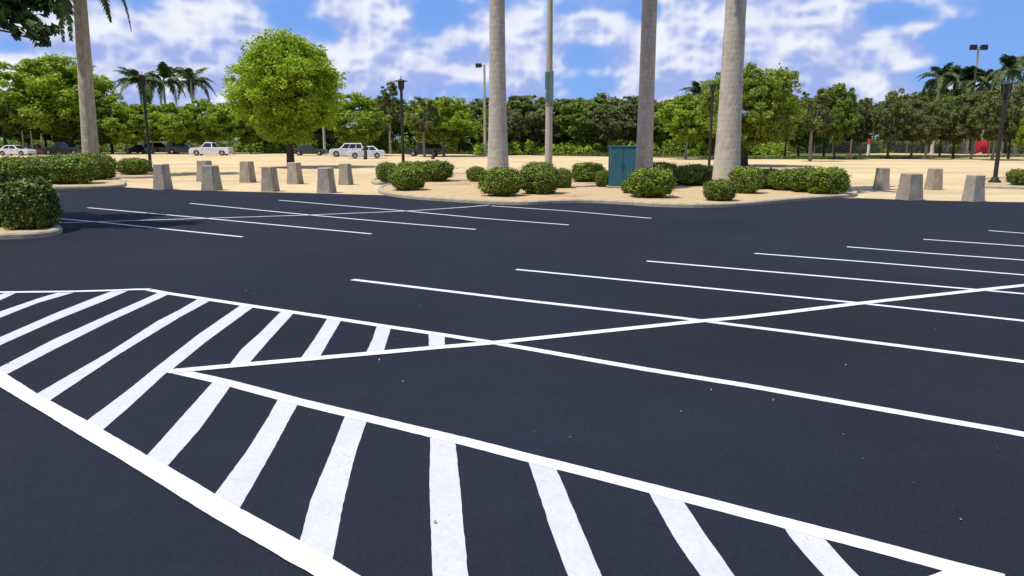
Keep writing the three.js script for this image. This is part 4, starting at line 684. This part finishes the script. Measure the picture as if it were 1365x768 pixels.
{
  const Z = 119, x0 = atZ(1085, Z)[0], x1 = atZ(1430, Z)[0], wireTex = tex(64, (u, v) => { const a = Math.abs(((u + v) * 4) % 1 - 0.5), b = Math.abs(((u - v + 2) * 4) % 1 - 0.5); return grey(a < 0.05 || b < 0.05 ? 1 : 0); }, false, 1 / 0.24);
  const wireM = std({ color: lin(0.22, 0.23, 0.23), alphaMap: wireTex, transparent: true, roughness: 0.5, metalness: 0.4, side: THREE.DoubleSide });
  const t = thing('wire_fence', 'long grey chain link fence beyond the sandy track', 'fence', x0, Z, 0), n = 14, step = (x1 - x0) / n;
  for (let i = 0; i <= n; i++) mesh('post', cyl(0.05, 0.05, 2.0, i * step, -0.05, 0, 8), greyM, t);
  for (let i = 0; i < n; i++) { const g = new THREE.PlaneGeometry(step, 1.7); const u = g.attributes.uv; for (let k = 0; k < 4; k++) u.setXY(k, u.getX(k) * step, u.getY(k) * 1.7); g.translate((i + 0.5) * step, 0.95, 0.04); mesh('wire_panel', g, wireM, t); mesh('rail', new THREE.CylinderGeometry(0.03, 0.03, step - 0.06, 6).rotateZ(Math.PI / 2).translate((i + 0.5) * step, 1.86, 0), greyM, t); }
}
{ // red banner hung between two poles
  const Z = 96, [x] = atZ(1308, Z), w = 20 / pxm(Z), yT = heightAt(186, Z), yB = heightAt(203.5, Z), t = thing('red_banner', 'bright red cloth banner hung on two posts among the verge trees', 'banner', x, Z, 0.1);
  const g = new THREE.PlaneGeometry(w, yT - yB, 14, 14), p = g.attributes.position;
  for (let i = 0; i < p.count; i++) { const u = p.getX(i) / w + 0.5, v = p.getY(i) / (yT - yB) + 0.5; p.setY(i, p.getY(i) + (1 - v) * (0.55 * (0.5 - Math.abs(u - 0.62)) - 0.12) - 0.12 * v * Math.sin(u * Math.PI)); p.setZ(i, 0.16 * Math.sin(u * Math.PI) * Math.sin(v * 3) + 0.05 * Math.sin(u * 9 + v * 4)); }
  g.translate(0, (yT + yB) / 2, 0); g.computeVertexNormals();
  const redM = std({ color: lin(0.6, 0.018, 0.022), roughness: 0.8, side: THREE.DoubleSide, transmission: 0.25, thickness: 0 });
  mesh('cloth', g, redM, t); for (const s of [-1, 1]) mesh('post', cyl(0.05, 0.045, yT + 0.1, s * (w / 2 + 0.03), -0.05, 0, 8), greyM, t);
}
{ const Z = 108, [x] = atZ(1157, Z), t = thing('marker_post', 'red and white banded marker post by the fence', 'post', x, Z); const rM = std({ color: lin(0.5, 0.05, 0.03), roughness: 0.6 }), wM = std({ color: lin(0.7, 0.68, 0.62), roughness: 0.6 }); mesh('post', cyl(0.16, 0.16, 1.7, 0, -0.05, 0, 12), wM, t); mesh('band', cyl(0.2, 0.2, 0.8, 0, 1.6, 0, 12), rM, t); mesh('cap', cyl(0.2, 0.06, 0.12, 0, 2.4, 0, 12), rM, t); }
{ const Z = 88, [x] = atZ(1133, Z), H = heightAt(187, Z), t = thing('marker_post', 'slim rust brown post on the grass verge', 'post', x, Z); const oM = std({ color: lin(0.3, 0.13, 0.06), roughness: 0.8 }); mesh('post', cyl(0.09, 0.07, H, 0, -0.05, 0, 10), oM, t); mesh('cap', cyl(0.12, 0.04, 0.08, 0, H - 0.05, 0, 10), oM, t); mesh('footing', cyl(0.3, 0.24, 0.22, 0, -0.05, 0, 12), oM, t); }

// ---------------------------------------------------------------- litter on the asphalt and the sand
{
  const R = rng(515), list = [];
  const spots = [[533 / 5.49 + 440, 510], [948, 521], [834, 449], [1200, 317], [1247, 440], [1276, 683], [1280, 694], [2, 549], [760, 585], [580, 698], [1050, 330], [1330, 600]];
  for (const [px, py] of spots) { const [x, Z] = G(px, py); list.push([x, 0.012, -Z, 0.014 + 0.012 * R(), tint(R, [[0.3, 0.26, 0.2], [0.2, 0.1, 0.06]]), V(0, 1.5, 0)]); }
  for (let i = 0; i < 80; i++) { const Z = 4 + R() * 26, x = (R() - 0.5) * Z * 1.5; list.push([x, 0.01, -Z, 0.01 + 0.02 * R() * R(), tint(R, [[0.16, 0.12, 0.08], [0.08, 0.06, 0.045], [0.26, 0.24, 0.2]]), V(0, 1.5, 0)]); }
  const m = mesh('leaf_litter', leaves(list, R), std({ vertexColors: true, roughness: 0.95, side: THREE.DoubleSide }), scene); m.userData = { kind: 'stuff', label: 'scattered dry leaf specks on the dark asphalt', category: 'litter' };
}
for (const p of Object.values(protos).flat()) delete p.userData.size;
shade(scene);
renderer.render(scene, camera);
